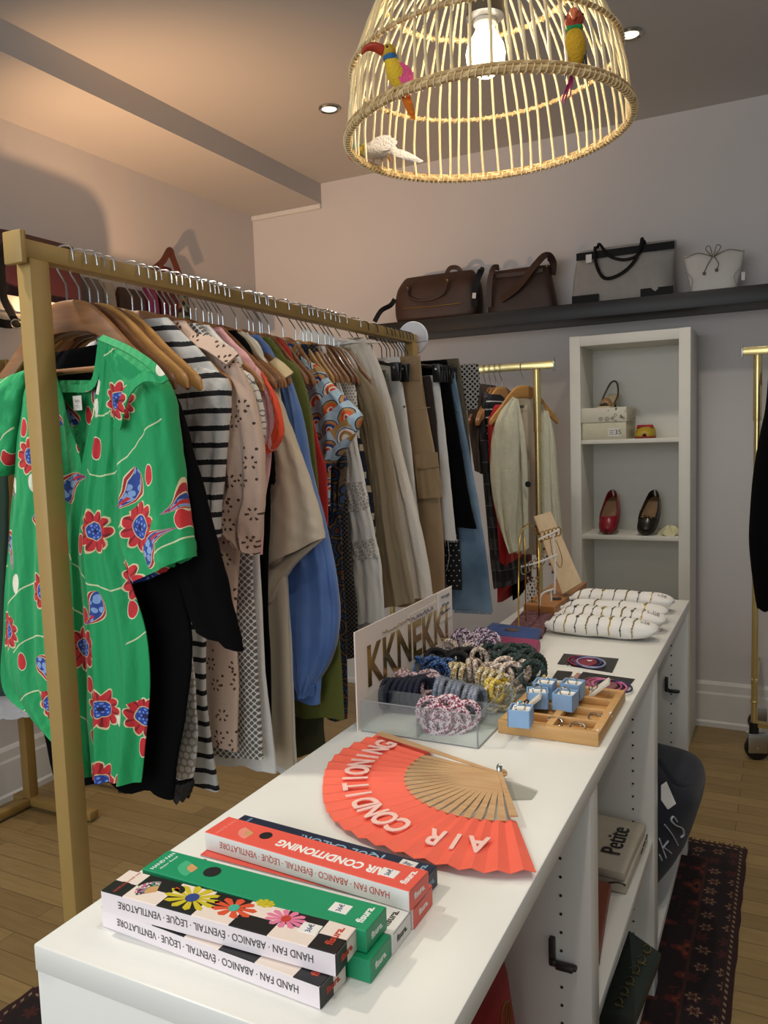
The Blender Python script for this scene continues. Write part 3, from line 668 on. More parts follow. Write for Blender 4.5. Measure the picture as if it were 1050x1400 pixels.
cloth('sleeve', pr(y, ((356, 560), (368, 570)), ((360, 620), (374, 630)), ((362, 668), (375, 660))), y-.002, black_c, g, .012, .002, 2, 17, nr=14)
g, y = garment('blouse', 'cream satin blouse with wide elbow sleeve, in the middle of the gold rack', 298.5)
cloth('body', pr(y, (370, 505), (384, 545), (386, 640), (388, 740), (394, 820), (398, 920), (402, 1052), neck=1), y, cream_s, g, .013, .006, 3, 18)
cloth('sleeve', pr(y, ((362, 515), (378, 530)), ((362, 570), (392, 570)), ((362, 640), (417, 635)), ((358, 710), (438, 700)), ((352, 780), (445, 735))), y-.004, cream_s, g, .022, .004, 2, 19, hem=.001)
cloth('sleeve_cuff', pr(y, ((351, 780), (445, 734)), ((352, 800), (400, 775)), ((362, 824), (374, 822))), y+.004, cream_s, g, .016, .003, 2, 20, nr=12, hem=0)
g, y = garment('dress', 'long white satin dress hanging low behind the cream blouse', 304.5)
cloth('body', pr(y, (368, 520), (384, 620), (390, 740), (398, 860), (402, 960), (408, 1060), neck=1), y, white_c, g, .011, .008, 3, 21)
g, y = garment('blouse', 'blue sheer blouse with gathered cuff, behind the cream satin blouse', 323)
cloth('body', pr(y, (382, 500), (400, 525), (410, 600), (420, 700), (434, 800), (440, 900), (438, 962), neck=1), y, blue_s, g, .012, .005, 4, 22)
cloth('sleeve', pr(y, ((376, 500), (398, 515)), ((388, 570), (414, 570)), ((396, 640), (425, 640)), ((398, 730), (448, 730)), ((397, 810), (462, 800)), ((396, 870), (464, 860)), ((400, 918), (454, 900)), ((411, 940), (432, 938)), ((413, 950), (428, 950))), y-.004, blue_s, g, .024, .005, 3, 23, hem=.001)
b = MB(); strap(b, spline([ony(372, 494, y-.015), ony(384, 503, y-.018), ony(395, 514, y-.018)], 4), .026, .006, lambda i: V((.3, -.7, .7))); obj('shoulder_patch', b, M('#cbb890', .5), g, True, 'cream shoulder patch')
b = MB(); prism(b, [(-.02, -.016), (.022, -.03), (.006, .018), (-.008, .02)], .004, place(ony(288, 462, y-.02), (1, 0, -.2), (0, -.3, 1))); obj('collar', b, M('#2d5da8', .6), g)
b = MB()
for jj in range(9): tube(b, [ony(411+jj*2.2, 938, y-.022+.004*(jj % 2)), ony(413+jj*1.9, 951, y-.018)], .0028, 6)
obj('cuff_gather', b, blue_s, g)
g, y = garment('dress', 'olive green dress, behind the blue sheer blouse', 340)
cloth('body', pr(y, (388, 488), (408, 506), (424, 560), (432, 640), (438, 720), (452, 800), (464, 880), (470, 985), neck=1), y, olive, g, .013, .006, 3, 24)
cloth('skirt_lining', pr(y, ((330, 960), (440, 960)), ((330, 1000), (442, 1000)), ((330, 1040), (446, 1030))), y+.004, olived, g, .010, .004, 3, 25, nr=10)
g, y = garment('blouse', 'red blouse mostly hidden between the olive dress and the geometric print blouse', 358)
cloth('body', pr(y, (404, 500), (418, 540), (434, 600), (446, 650), (448, 720), neck=1), y, cloth_mat('#b01f1c'), g, .012, .004, 3, 26)
g, y = garment('blouse', 'blouse with orange, blue and tan fan-shaped print, pointed short sleeve', 386.7)
m_sc = scales_mat()
cloth('body', pr(y, (416, 490), (436, 505), (442, 560), (450, 620), (452, 640), (450, 690), neck=1), y, m_sc, g, .012, .005, 3, 27)
cloth('sleeve', pr(y, ((408, 484), (438, 502)), ((424, 520), (462, 532)), ((436, 555), (486, 556)), ((440, 585), (496, 572)), ((444, 615), (480, 604)), ((447, 640), (458, 632))), y-.005, m_sc, g, .018, .004, 2, 28, hem=.001)
g, y = garment('dress', 'dark paisley print dress, behind the fan-print blouse', 404)
m_dp = dark_paisley_mat()
cloth('body', pr(y, (428, 505), (448, 560), (458, 640), (466, 720), (470, 800), (474, 880), (474, 985), neck=1), y, m_dp, g, .013, .006, 4, 29)
cloth('sleeve', pr(y, ((440, 560), (455, 566)), ((444, 620), (474, 626)), ((448, 650), (472, 664)), ((452, 680), (470, 690)), ((455, 700), (466, 702))), y-.004, m_dp, g, .016, .004, 3, 30, nr=18)
g, y = garment('dress', 'black dress with fine white lattice print, behind the dark paisley dress', 414)
cloth('body', pr(y, (440, 520), (462, 600), (474, 680), (480, 760), (488, 830), (490, 900), neck=1), y, lattice_mat('#111012', '#8a837c', 260, .14), g, .012, .004, 3, 31)
g, y = garment('dress', 'white dress with two lace bands on its sleeve', 426)
m_lace = lace_mat()
cloth('body', pr(y, (452, 515), (474, 560), (482, 620), (496, 700), (510, 760), (522, 840), (526, 900), neck=1), y, white_c, g, .012, .005, 3, 32)
sl = pr(y, ((448, 510), (466, 524)), ((462, 560), (482, 570)), ((468, 610), (490, 610)), ((474, 660), (499, 658)), ((478, 700), (506, 695)), ((482, 740), (514, 735)), ((484, 765), (520, 762)), ((486, 800), (524, 800)), ((488, 850), (526, 850)))
cloth('sleeve', sl, y-.005, white_c, g, .014, .003, 2, 33)
for a, c in ((3, 4), (5, 6)):
    cloth('lace_band', [sl[a], [(u+v)/2 for u, v in zip(sl[a], sl[c])], sl[c]], y-.005, m_lace, g, .0165, .002, 2, 33, nr=8, hem=0, pinch=1, label='white lace band')
g, y = garment('top', 'white top with small black dots, between the lace-band dress and the taupe jacket', 444)
cloth('body', pr(y, (460, 498), (482, 520), (488, 545), (490, 575), (492, 600), neck=1), y, dots_mat('#d8d6d2', '#1a1b20', 120, .2), g, .011, .003, 3, 34, nr=20)
g, y = garment('dress', 'navy dress with large cream squares, edge showing before the taupe jacket', 450)
cloth('body', pr(y, (462, 505), (484, 545), (492, 590), (502, 640), (512, 700), (514, 740), neck=1), y, dots_mat('#1b2236', '#cfc4ae', 26, .24, 0, .85, True), g, .010, .003, 3, 35)
g, y = garment('jacket', 'taupe linen jacket with long sleeve, behind the navy squared dress', 456)
cloth('body', pr(y, (472, 495), (494, 512), (508, 560), (516, 640), (522, 720), (528, 826), neck=1), y, taupe, g, .014, .005, 3, 36)
cloth('sleeve', pr(y, ((470, 492), (494, 510)), ((488, 530), (517, 540)), ((500, 580), (528, 580)), ((510, 650), (538, 645)), ((516, 720), (547, 715)), ((522, 780), (559, 775)), ((528, 830), (568, 822))), y-.005, taupe, g, .020, .005, 2, 37, hem=.001)
g, y = garment('shirt', 'white open-collared shirt, behind the taupe jacket', 466)
cloth('body', pr(y, (452, 468), (476, 480), (494, 510), (506, 570), (514, 640), (520, 760), neck=[(XR-.07, HZ+.02, XR+.03, HZ+.02), (XR-.11, HZ+.004, XR+.06, HZ+.010)]), y, white_c, g, .013, .005, 3, 98)
g, y = garment('shirt', 'off-white linen shirt with long sleeve, last of the wooden-hanger garments', 485)
cloth('body', pr(y, (474, 463), (506, 472), (520, 520), (530, 600), (540, 700), (552, 800), neck=[(XR-.07, HZ+.03, XR+.03, HZ+.03), (XR-.11, HZ+.012, XR+.085, HZ+.016)]), y, offw, g, .014, .006, 3, 38)
cloth('sleeve', pr(y, ((478, 464), (508, 472)), ((494, 500), (523, 510)), ((512, 560), (538, 565)), ((526, 620), (551, 625)), ((538, 690), (568, 690)), ((546, 760), (583, 755)), ((556, 818), (592, 815))), y-.005, offw, g, .022, .006, 2, 39, hem=.001)
b = MB(); strap(b, spline([ony(408, 460, y-.02), ony(440, 466, y-.022), ony(462, 478, y-.026), ony(476, 496, y-.026)], 5), .05, .006, lambda i: V((.1, -.9, .35))); obj('collar', b, offw, g)
b = MB(); tube(b, spline([ony(462, 466, y-.024), ony(470, 480, y-.028), ony(482, 498, y-.030)], 5), .0016, 6); obj('shoulder_seam', b, cloth_mat('#b9b0a0'), g)

# ---------------------------------------------------------------- trousers on clip hangers
blk_p = M('#0d0d0e', .3, 0, .1)
def clip_hanger(y, hw, z, lab, k=1, first=[None]):
    if first[0] is None:
        r = thing('clip_hanger', lab, 'clip hanger', (XR, y, 1.66), 'black clip hangers at the far end of the gold rack')
        bb = hook_mesh()
        for v in bb.verts: v.co += r.location
        obj('hook', bb, M('#2a2a2c', .35, .6), r)
        bb = MB(); tube(bb, spline([(-.19, 0, -.045), (-.08, 0, -.03), (0, 0, -.012), (.08, 0, -.03), (.19, 0, -.045)], 5), .0045, 8, flat=1.3)
        for v in bb.verts: v.co += r.location
        obj('crossbar', bb, blk_p, r)
        for s in (-1, 1):
            bb = MB(); box(bb, (s*.175, -.008, -.062), (.028, .006, .056), Matrix.Rotation(.12, 4, 'X'), .003); box(bb, (s*.175, .008, -.062), (.028, .006, .056), Matrix.Rotation(-.12, 4, 'X'), .003); box(bb, (s*.175, 0, -.048), (.02, .02, .012), None, .003)
            for v in bb.verts: v.co += r.location
            c_ = obj('clip', bb, blk_p, r)
            bb = MB(); tube(bb, [(s*.175, -.014, -.05), (s*.175, .014, -.05)], .004, 8)
            for v in bb.verts: v.co += r.location
            obj('spring', bb, steel, c_)
        first[0] = r
    else: r = dup(first[0], (XR, y, 1.66), lab)
    r.location.z = z
    for ch in r.children:
        if ch.name.split('.')[0] == 'crossbar': ch.scale = (k, 1, 1)
        elif ch.name.split('.')[0] == 'clip': s_ = ch.data.vertices[0].co.x; ch.location.x = math.copysign((1-k)*.175, -s_)
    return r
def trousers(name, lab, y, R_, mat, seed, d=.014, amp=.005, clip=True, split=True, extra=None, short=None):
    g = thing(name, lab, GC.get(name, 'trousers'), (XR, y, 1.2), 'trousers on clip hangers'); rows = pr(y, *R_)
    top = rows[0]
    if clip: clip_hanger(y, .18, 1.655,  'black clip hanger gripping the '+lab.split(',')[0], .62 if seed < 46 else 1)
    k_ = 2
    cloth('waistband', [top, [(a+c*2)/3 for a, c in zip(rows[1], top)]] if 0 else [(top[0], top[1], top[2], top[3]), (top[0]-.001, top[1]-.02, top[2]+.001, top[3]-.02), (top[0]-.002, top[1]-.04, top[2]+.002, top[3]-.04)], y, mat, g, d+.0015, .001, 3, seed, nr=8, hem=0, pinch=1)
    xc = (top[0]+top[2])/2
    for s in (0, 1):
        rr = [((r[0], r[1], xc-.004, r[3]) if s == 0 else (xc+.004, r[1], r[2], r[3])) for r in rows]
        cloth('trouser_leg', rr, y, mat, g, d, amp, 2, seed+s, nx=36, hem=.002, pinch=.9)
    if extra: extra(g, y, rows)
    return g
m_w = cloth_mat('#d6d4cf', .04)
trousers('trousers', 'olive green trousers, showing a slim edge left of the white jeans', 2.175, [(527, 506), (533, 560), (542, 620), (550, 660), (556, 800)], cloth_mat('#4e5534'), 40, .012)
def stud(g, y, rows):
    b = MB(); c = ony(553, 556, y-.02); lathe(b, [(.004, 0), (.004, .002), (.002, .003)], 12, place(c, (1, 0, 0), (0, 0, 1))); obj('rivet', b, M('#8a7646', .3, .8), g)
trousers('jeans', 'white jeans, hanging left of the khaki cargo trousers', 2.235, [(546, 488), (549, 520), (558, 580), (566, 650), (574, 720), (582, 780), (588, 815)], m_w, 42, .014, extra=stud)
def cargo(g, y, rows):
    cloth('cargo_pocket', pr(y-.022, ((566, 624), (597, 620)), ((568, 650), (601, 648)), ((572, 682), (604, 680))), y-.022, khaki, g, .008, .002, 2, 50, nr=10, hem=0, pinch=1)
    cloth('pocket_flap', pr(y-.03, ((566, 622), (598, 618)), ((569, 642), (600, 638))), y-.030, khaki, g, .004, .001, 2, 51, nr=6, hem=0, pinch=1)
    b = MB(); c = ony(573, 641, y-.036); ell(b, c, (.006, .003, .005), 10); obj('pocket_button', b, M('#7a6236', .4), g)
    b = MB()
    for q in range(14): px_ = 551+q*1.75; tube(b, [ony(px_, 492, y-.017), ony(px_+.6, 520, y-.017)], .0026, 5)
    obj('gathered_waist', b, khaki, g)
    for yy in ((560, 566), (681, 684)):
        b = MB(); tube(b, [ony(560+(yy[0]-560)*.1, yy[0], y-.017), ony(588+(yy[0]-560)*.14, yy[0]-3, y-.016)], .0012, 5); obj('topstitching', b, cloth_mat('#b39a74'), g)
trousers('trousers', 'khaki cargo trousers with gathered waist and flap pocket', 2.30, [(574, 486), (577, 520), (585, 570), (596, 630), (603, 700), (607, 760), (608, 832)], khaki, 44, .016, extra=cargo)
trousers('trousers', 'dark brown trousers, between the khaki cargo trousers and the frayed white jeans', 2.335, [(588, 514), (595, 560), (601, 640), (605, 740), (612, 830)], brown_c, 46, .011)
def fray(g, y, rows):
    b = MB(); rg = random.Random(5)
    for q in range(26):
        p = ony(607+q*.7, 737, y-.012+.024*rg.random()); tube(b, [p, p+V((rg.uniform(-.006, .006), 0, -rg.uniform(.004, .014)))], .0008, 4)
    p = ony(612, 738, y-.015); tube(b, spline([p, p+V((.004, 0, -.05)), p+V((-.004, 0, -.09)), p+V((-.008, 0, -.10))], 5), .0007, 4); obj('frayed_hem', b, m_w, g)
trousers('jeans', 'cropped white jeans with frayed hem, left of the black trousers', 2.36, [(599, 513), (604, 550), (612, 620), (618, 680), (624, 738)], m_w, 48, .013, extra=fray)
trousers('trousers', 'black wide cropped trousers, left of the blue jeans', 2.395, [(611, 492), (620, 550), (632, 620), (642, 680), (652, 722)], black_c, 52, .014)
trousers('trousers', 'black trousers with tiny white dots, low behind the cropped black trousers', 2.42, [(606, 520), (616, 620), (624, 700), (629, 760), (631, 806)], dots_mat('#0d0d10', '#b9b7b4', 60, .13), 54, .011)
m_den = denim_mat('#2b4a68', '#8fabc2')
def jeansx(g, y, rows):
    b = MB()
    for q in range(24): p = ony(622+q*2.15, 833+q*.1, y-.014); tube(b, [p, p+V((0, 0, -.012))], .0022, 5)
    obj('raw_hem', b, m_den, g)
    cloth('back_pocket', pr(y-.017, ((606, 535), (620, 533)), ((609, 552), (624, 550)), ((612, 566), (628, 562))), y-.017, m_den, g, .004, .001, 2, 57, nr=8, hem=0, pinch=1)
trousers('jeans', 'light blue jeans with raw hem, behind the black wide trousers', 2.45, [(621, 506), (627, 540), (640, 610), (653, 680), (664, 750), (674, 836)], m_den, 56, .016, extra=jeansx)
trousers('trousers', 'olive grey trousers, showing only above the blue jeans', 2.475, [(627, 490), (633, 530), (640, 580), (645, 640)], cloth_mat('#5a5240'), 58, .010)
trousers('trousers', 'black and white houndstooth trousers, last on the gold rack', 2.497, [(654, 497), (656, 515), (655, 535), (652, 560)], lattice_mat('#141315', '#a9a49c', 190, .5), 60, .010)
# ================================================================ WHITE DISC AT THE RACK END
c = ony(565, 463, 2.575); g = thing('round_disc', 'white round disc fixed behind the far end of the gold rail', 'sign', c)
b = MB(); lathe(b, [(.001, 0), (.056, 0), (.058, .003), (.058, .007), (.056, .010), (.001, .010)], 48, place(c, (1, 0, 0), (0, 0, 1))); obj('disc', b, M('#dcdbe0', .5, 0, .03), g)
b = MB(); tube(b, [c+V((.0, -.012, -.016)), c+V((.058, -.012, -.013))], .0008, 6); obj('seam_wire', b, M('#77777a', .4), g)

# ================================================================ GARMENTS ON THE SECOND RACK (left edge)
g = thing('dress', 'dark green and red garment at the left edge, hanging on the second rack', 'dress', (-2.64, 1.75, 1.1), 'garments on the second rack')
cloth('body', pr(1.75, ((-60, 560), (8, 600)), ((-70, 700), (10, 700)), ((-70, 850), (6, 850)), ((-60, 945), (20, 945)), xm=-2.64), 1.75, cloth_mat('#173527'), g, .02, .006, 3, 70)
cloth('hem_band', pr(1.745, ((-60, 943), (22, 943)), ((-60, 952), (24, 950))), 1.745, cloth_mat('#17212b'), g, .022, .006, 3, 70, nr=6, pinch=1, label='dark hem band')
g = thing('skirt', 'pale grey white skirt hem showing at the left edge, below the green garment', 'skirt', (-2.64, 1.82, 1.0), 'garments on the second rack')
cloth('body', pr(1.82, ((-60, 900), (30, 900)), ((-66, 950), (34, 950)), ((-66, 984), (42, 980)), xm=-2.64), 1.82, cloth_mat('#c9c8c8'), g, .02, .007, 5, 71)

# ================================================================ BAGS
t = T('brown_leather'); lea = t.done(t.mix(t.noise(12, 4), '#301e14', '#4a3023'), .55, bump=t.vor(260)[0], bs=.25)
t = T('burgundy_leather'); burg = t.done(t.mix(t.noise(12, 4), '#2a0f14', '#3a151c'), .5, bump=t.vor(220)[0], bs=.25)
blk_l = M('#0b0a09', .6, 0, .15, 60, .3, Specular_IOR_Level=.25); t = T('grey_canvas'); gry = t.done(t.mix(t.noise(20, 4), '#96918a', '#aaa59d'), .85, bump=(t.x*900).sin()+(t.z*900).sin(), bs=.2)
brass = M('#b58d3f', .22, .95, .06)
tagm = M('#dddbd5', .7)
def bag_body(name, sections, mat, g, nx=40, e=.55, seed=0, wob=.004):
    if mat is gry: wob = .010
    """sections: (centre, half width dir vec, half depth dir vec) from bottom to top -> soft superellipse loft"""
    rg = random.Random(seed); ph = [rg.uniform(0, 6) for _ in range(5)]; b = MB(); rings = []; n = 26
    flat = [tuple(c)+tuple(u)+tuple(v) for c, u, v in sections]
    for i, r in enumerate(cr(flat, n)):
        c, u, v = V(r[:3]), V(r[3:6]), V(r[6:9]); t_ = i/(n-1)
        rings.append([c+u*math.copysign(abs(cos(a))**e, cos(a))*(1+wob*3*sin(4*a+ph[0]+5*t_))+v*math.copysign(abs(sin(a))**e, sin(a))*(1+wob*16*sin(3*a+ph[1]+4*t_)) for a in [2*PI*k/nx for k in range(nx)]])
    ring_loft(b, rings); return obj(name, b, mat, g)
SZT = 1.975; yb_ = 3.81
def px_box(l, r, bt, tp, y): a = ony(l, bt, y); c = ony(r, bt, y); e = ony((l+r)/2, tp, y); return a.x, c.x, e.z
def swing(c, w_, h_): return None
# brown duffel
def bag(name, lab, x0, x1, ztop, y, hd, mat, shape, rot=0, z0=SZT):
    c = V(((x0+x1)/2, y, z0)); g = thing(name, lab, 'bag', c, 'bags on the shelves'); hw = (x1-x0)/2; H_ = ztop-z0
    U = V((cos(rot), sin(rot), 0)); W_ = V((-sin(rot), cos(rot), 0))
    bag_body('bag_body', [(c+V((0, 0, H_*h))+U*hw*sx, U*hw*a, W_*hd*d) for h, a, d, sx in shape], mat, g, seed=int(x0*1000) % 97)
    return g, c, U, W_, hw, H_
xa = ony(538, 440, yb_-.06); xb = ony(652, 440, yb_-.06); zt_ = ony(600, 372, yb_-.06).z
g, c, U, W_, hw, H_ = bag('duffel_bag', 'large brown leather duffel bag, leftmost on the black wall shelf', xa.x, xb.x, zt_, yb_, .085, lea, [(.0, .86, .7, 0), (.06, .97, 1, 0), (.35, 1, 1, 0), (.7, .96, .9, .02), (.92, .86, .5, .03), (1, .80, .28, .04)])
for s in (-1,):
    b = MB(); hp = [c+U*(-.55*hw)+W_*(s*.092)+V((0, 0, H_*.72)), c+U*(-.5*hw)+W_*(s*.10)+V((0, 0, H_*.5)), c+U*(-.1*hw)+W_*(s*.105)+V((0, 0, H_*.40)), c+U*(.3*hw)+W_*(s*.10)+V((0, 0, H_*.5)), c+U*(.4*hw)+W_*(s*.09)+V((0, 0, H_*.78))]
    tube(b, spline(hp, 6), .006, 8); obj('handle', b, lea, g)
    b = MB()
    for q in (hp[0], hp[-1]): ell(b, q+W_*(-.002), (.012, .006, .016), 10)
    obj('handle_tab', b, lea, g)
    b = MB()
    for q in (hp[0], hp[-1]): ell(b, q+W_*(-.009), (.004, .002, .004), 8)
    obj('rivet', b, brass, g)
b = MB(); strap(b, spline([c+U*(.2*hw)+V((0, 0, H_*.97)), c+U*(.32*hw)+V((0, -.01, H_*1.10)), c+U*(.5*hw)+V((0, -.01, H_*1.08)), c+U*(.58*hw)+V((0, 0, H_*.95))], 6), .022, .004, (0, -1, .2)); obj('top_loop', b, lea, g)
b = MB(); strap(b, spline([c+U*(-.97*hw)+V((0, -.05, H_*.55)), c+U*(-1.06*hw)+V((0, -.06, H_*.42)), ony(521, 425, yb_-.10), ony(512, 440, yb_-.11)], 6), .024, .004, (.6, -1, 0)); obj('shoulder_strap', b, blk_l, g)
b = MB(); strap(b, spline([c+U*(.95*hw)+V((0, -.06, H_*.2)), c+U*(1.0*hw)+V((0, -.07, H_*.6)), c+U*(1.12*hw)+V((0, -.06, H_*.92)), c+U*(1.02*hw)+V((0, 0, H_*.96))], 6), .03, .006, (.3, -1, 0)); obj('strap_end', b, blk_l, g)
b = MB(); box(b, c+U*(.99*hw)+V((0, -.085, H_*.40)), (.018, .0012, .026), Matrix.Rotation(.1, 4, 'Y')); obj('price_tag', b, tagm, g, False)
b = MB(); tube(b, spline([c+U*(-.7*hw)+W_*-.088+V((0, 0, H_*.30)), c+U*(0*hw)+W_*-.090+V((0, 0, H_*.27)), c+U*(.7*hw)+W_*-.088+V((0, 0, H_*.28))], 5), .002, 6); obj('pocket_zip', b, brass, g)
# brown tote with sling
xa = ony(664, 430, yb_-.05); xb = ony(758, 430, yb_-.05); zt_ = ony(700, 366, yb_-.05).z
g, c, U, W_, hw, H_ = bag('tote_bag', 'brown leather tote with slung shoulder strap, second from left on the black wall shelf', xa.x, xb.x, zt_, yb_, .06, lea, [(.0, .98, .9, 0), (.1, 1, 1, 0), (.5, .93, .9, -.02), (.85, .86, .6, -.04), (1, .84, .35, -.05)])
b = MB(); strap(b, spline([c+U*(-.85*hw)+V((0, -.075, H_*.15)), c+U*(-.80*hw)+V((0, -.08, H_*.7)), c+U*(-.7*hw)+V((0, -.07, H_*1.02)), c+U*(-.6*hw)+V((0, -.04, H_*1.05))], 6), .026, .006, (.2, -1, .1)); obj('strap_end', b, lea, g)
b = MB(); strap(b, spline([c+U*(-.5*hw)+V((0, -.064, H_*.30)), c+U*(.0*hw)+V((0, -.076, H_*.52)), c+U*(.5*hw)+V((0, -.075, H_*.95)), c+U*(.78*hw)+V((0, -.05, H_*1.18)), c+U*(.9*hw)+V((0, 0, H_*1.05)), c+U*(.84*hw)+V((0, .02, H_*.8))], 6), .036, .005, (-.2, -1, .3)); obj('shoulder_strap', b, lea, g)
b = MB(); strap(b, spline([c+U*(-.78*hw)+W_*-.052+V((0, 0, H_*.86)), c+U*(0)+W_*-.054+V((0, 0, H_*.84)), c+U*(.7*hw)+W_*-.052+V((0, 0, H_*.86))], 5), .018, .003, (0, -1, 0)); obj('top_band', b, lea, g)
b = MB()
for s in (-.8, .86): ell(b, c+U*(s*hw)+V((0, -.086, H_*.9)), (.004, .003, .004), 8)
obj('rivet', b, brass, g)
# grey and black shopper
xa = ony(779, 415, yb_-.07); xb = ony(922, 405, yb_-.07); zt_ = ony(850, 333, yb_-.07).z
g, c, U, W_, hw, H_ = bag('shopper_bag', 'large grey canvas bag with black handles and corners, on the black wall shelf', xa.x, xb.x, zt_, yb_, .075, gry, [(.0, .95, .9, 0), (.08, .98, 1, 0), (.45, .94, .95, .0), (.8, .93, .7, .03), (.95, .95, .5, .05), (1, .94, .4, .05)])
def front_patch(name, a0, a1, h0, h1, mat, off, g, c, U, W_, hw, H_, bulge=1):
    b = MB(); rows = []
    for i in range(7):
        h = h0+(h1-h0)*i/6; rows.append([c+U*(hw*(a0+(a1-a0)*j/10))+W_*-(off*(1-.12*abs(h-.4)))+V((0, 0, H_*h)) for j in range(11)])
    back = [[p+W_*.006 for p in r] for r in rows]
    ring_loft(b, [r+k[::-1] for r, k in zip(rows, back)]); return obj(name, b, mat, g)
front_patch('top_band', -.86, 1.0, .80, .93, blk_l, .074, g, c, U, W_, hw, H_)
front_patch('corner_patch', -.95, -.42, .01, .16, blk_l, .080, g, c, U, W_, hw, H_)
front_patch('corner_patch', .38, .98, .01, .16, blk_l, .080, g, c, U, W_, hw, H_)
b = MB(); hp = [c+U*(-.48*hw)+W_*-.078+V((0, 0, H_*1.0)), c+U*(-.46*hw)+W_*-.083+V((0, 0, H_*.7)), c+U*(-.30*hw)+W_*-.088+V((0, 0, H_*.42)), c+U*(.0*hw)+W_*-.088+V((0, 0, H_*.45)), c+U*(.28*hw)+W_*-.086+V((0, 0, H_*.66)), c+U*(.42*hw)+W_*-.08+V((0, 0, H_*1.0))]
tube(b, spline(hp, 7), .0075, 8); obj('handle', b, blk_l, g)
b = MB(); hp = [c+U*(-.50*hw)+V((0, 0, H_*1.0)), c+U*(-.42*hw)+V((0, -.05, H_*1.06)), c+U*(-.2*hw)+W_*-.08+V((0, 0, H_*.80)), c+U*(.1*hw)+W_*-.084+V((0, 0, H_*.70)), c+U*(.36*hw)+W_*-.08+V((0, 0, H_*.78)), c+U*(.38*hw)+V((0, -.04, H_*1.06))]
tube(b, spline(hp, 7), .0068, 8); obj('handle', b, blk_l, g)
b = MB()
for q in range(9): a_ = q*.7; tube(b, [c+U*(hw*(.40+.02*cos(a_)))+V((0, -.06+.02*sin(a_), H_*(.86+.022*q))), c+U*(hw*(.44-.03*cos(a_)))+V((0, -.075, H_*(.87+.022*q)))], .007, 6)
obj('handle_knot', b, blk_l, g)
b = MB(); box(b, c+U*(-.60*hw)+W_*-.083+V((0, 0, H_*.80)), (.026, .0012, .036)); obj('price_tag', b, tagm, g, False)
# small white bag
yw = 3.80; xa = ony(935, 398, yw-.04); xb = ony(1016, 395, yw-.04); zt_ = ony(975, 344, yw-.04).z
t = T('white_leather'); wl_ = t.done(t.mix(t.noise(10), '#c9c5bc', '#d8d4cb'), .5, bump=t.vor(300)[0], bs=.2)
g, c, U, W_, hw, H_ = bag('handbag', 'small white leather drawstring handbag with thin tied cord, rightmost on the black wall shelf', xa.x, xb.x, zt_, yw, .045, wl_, [(.0, .72, .9, 0), (.1, .80, 1, 0), (.5, .92, .95, 0), (.85, 1, .75, 0), (1, 1.02, .6, 0)])
cord = M('#6a5a48', .6)
for s in (-1, 1):
    b = MB(); tube(b, spline([c+U*(s*.02*hw)+W_*-.04+V((0, 0, H_*.86)), c+U*(s*.25*hw)+W_*-.045+V((0, 0, H_*1.08)), c+U*(s*.12*hw)+W_*-.047+V((0, 0, H_*1.14)), c+U*(s*.02*hw)+W_*-.045+V((0, 0, H_*.88))], 6), .0018, 6); obj('cord_bow', b, cord, g)
    b = MB(); tube(b, spline([c+U*(s*.02*hw)+W_*-.045+V((0, 0, H_*.88)), c+U*(s*.18*hw)+W_*-.048+V((0, 0, H_*.68)), c+U*((.12 if s > 0 else -.3)*hw)+W_*-.049+V((0, 0, H_*(.55 if s > 0 else .5)))], 6), .0018, 6); ell(b, c+U*((.12 if s > 0 else -.3)*hw)+W_*-.05+V((0, 0, H_*(.52 if s > 0 else .47))), (.007, .003, .008), 8); obj('cord_end', b, cord, g)
    b = MB(); tube(b, spline([c+U*(s*.98*hw)+W_*-.04+V((0, 0, H_*.92)), c+U*(s*.5*hw)+W_*-.044+V((0, 0, H_*1.0)), c+U*(s*.05*hw)+W_*-.043+V((0, 0, H_*.88))], 6), .0016, 6); obj('drawcord', b, cord, g)
    b = MB(); tube(b, spline([c+U*(s*.78*hw)+W_*-.042+V((0, 0, H_*.12)), c+U*(s*.70*hw)+W_*-.046+V((0, 0, H_*.34)), c+U*(s*.93*hw)+W_*-.043+V((0, 0, H_*.55))], 6), .0014, 6); obj('corner_seam', b, M('#a9a499', .6), g)
b = MB(); box(b, c+U*(1.0*hw)+W_*-.048+V((0, 0, H_*.30)), (.014, .0012, .034)); obj('price_tag', b, tagm, g, False)
# left shelf bags
LZ = 1.96; LX = -2.73
def lbag(name, lab, ya, yb2, zt, mat, hd=.06, top=.9):
    c = V((LX, (ya+yb2)/2, LZ)); g = thing(name, lab, 'bag', c, 'bags on the shelves'); hw = (yb2-ya)/2; H_ = zt-LZ
    bag_body('bag_body', [(c+V((0, 0, H_*h)), V((0, hw*a, 0)), V((hd*d, 0, 0))) for h, a, d in ((0, .95, .9), (.1, 1, 1), (.6, .98, .9), (.9, top, .6), (1, top*.97, .4))], mat, g, seed=int(ya*100)); return g, c, hw, H_
LX = -2.62; yy0 = onx(12, 400, -2.58).y; yy1 = onx(118, 410, -2.58).y
g, c, hw, H_ = lbag('handbag', 'burgundy leather bag with black belt strap on the white left shelf', yy0-.02, yy1+.0, onx(25, 318, -2.6).z, burg)
b = MB(); strap(b, spline([onx(22, 336, -2.57), onx(8, 334, -2.55), onx(2, 350, -2.53), onx(3, 385, -2.525), onx(6, 410, -2.52), onx(16, 430, -2.515), onx(22, 440, -2.515)], 7), .026, .004, (1, -.3, 0)); obj('shoulder_strap', b, blk_l, g)
b = MB(); strap(b, spline([onx(-6, 440, -2.51), onx(8, 443, -2.51), onx(22, 443, -2.508), onx(40, 441, -2.51)], 5), .03, .004, (1, -.3, 0)); s_ = obj('belt_strap', b, blk_l, g)
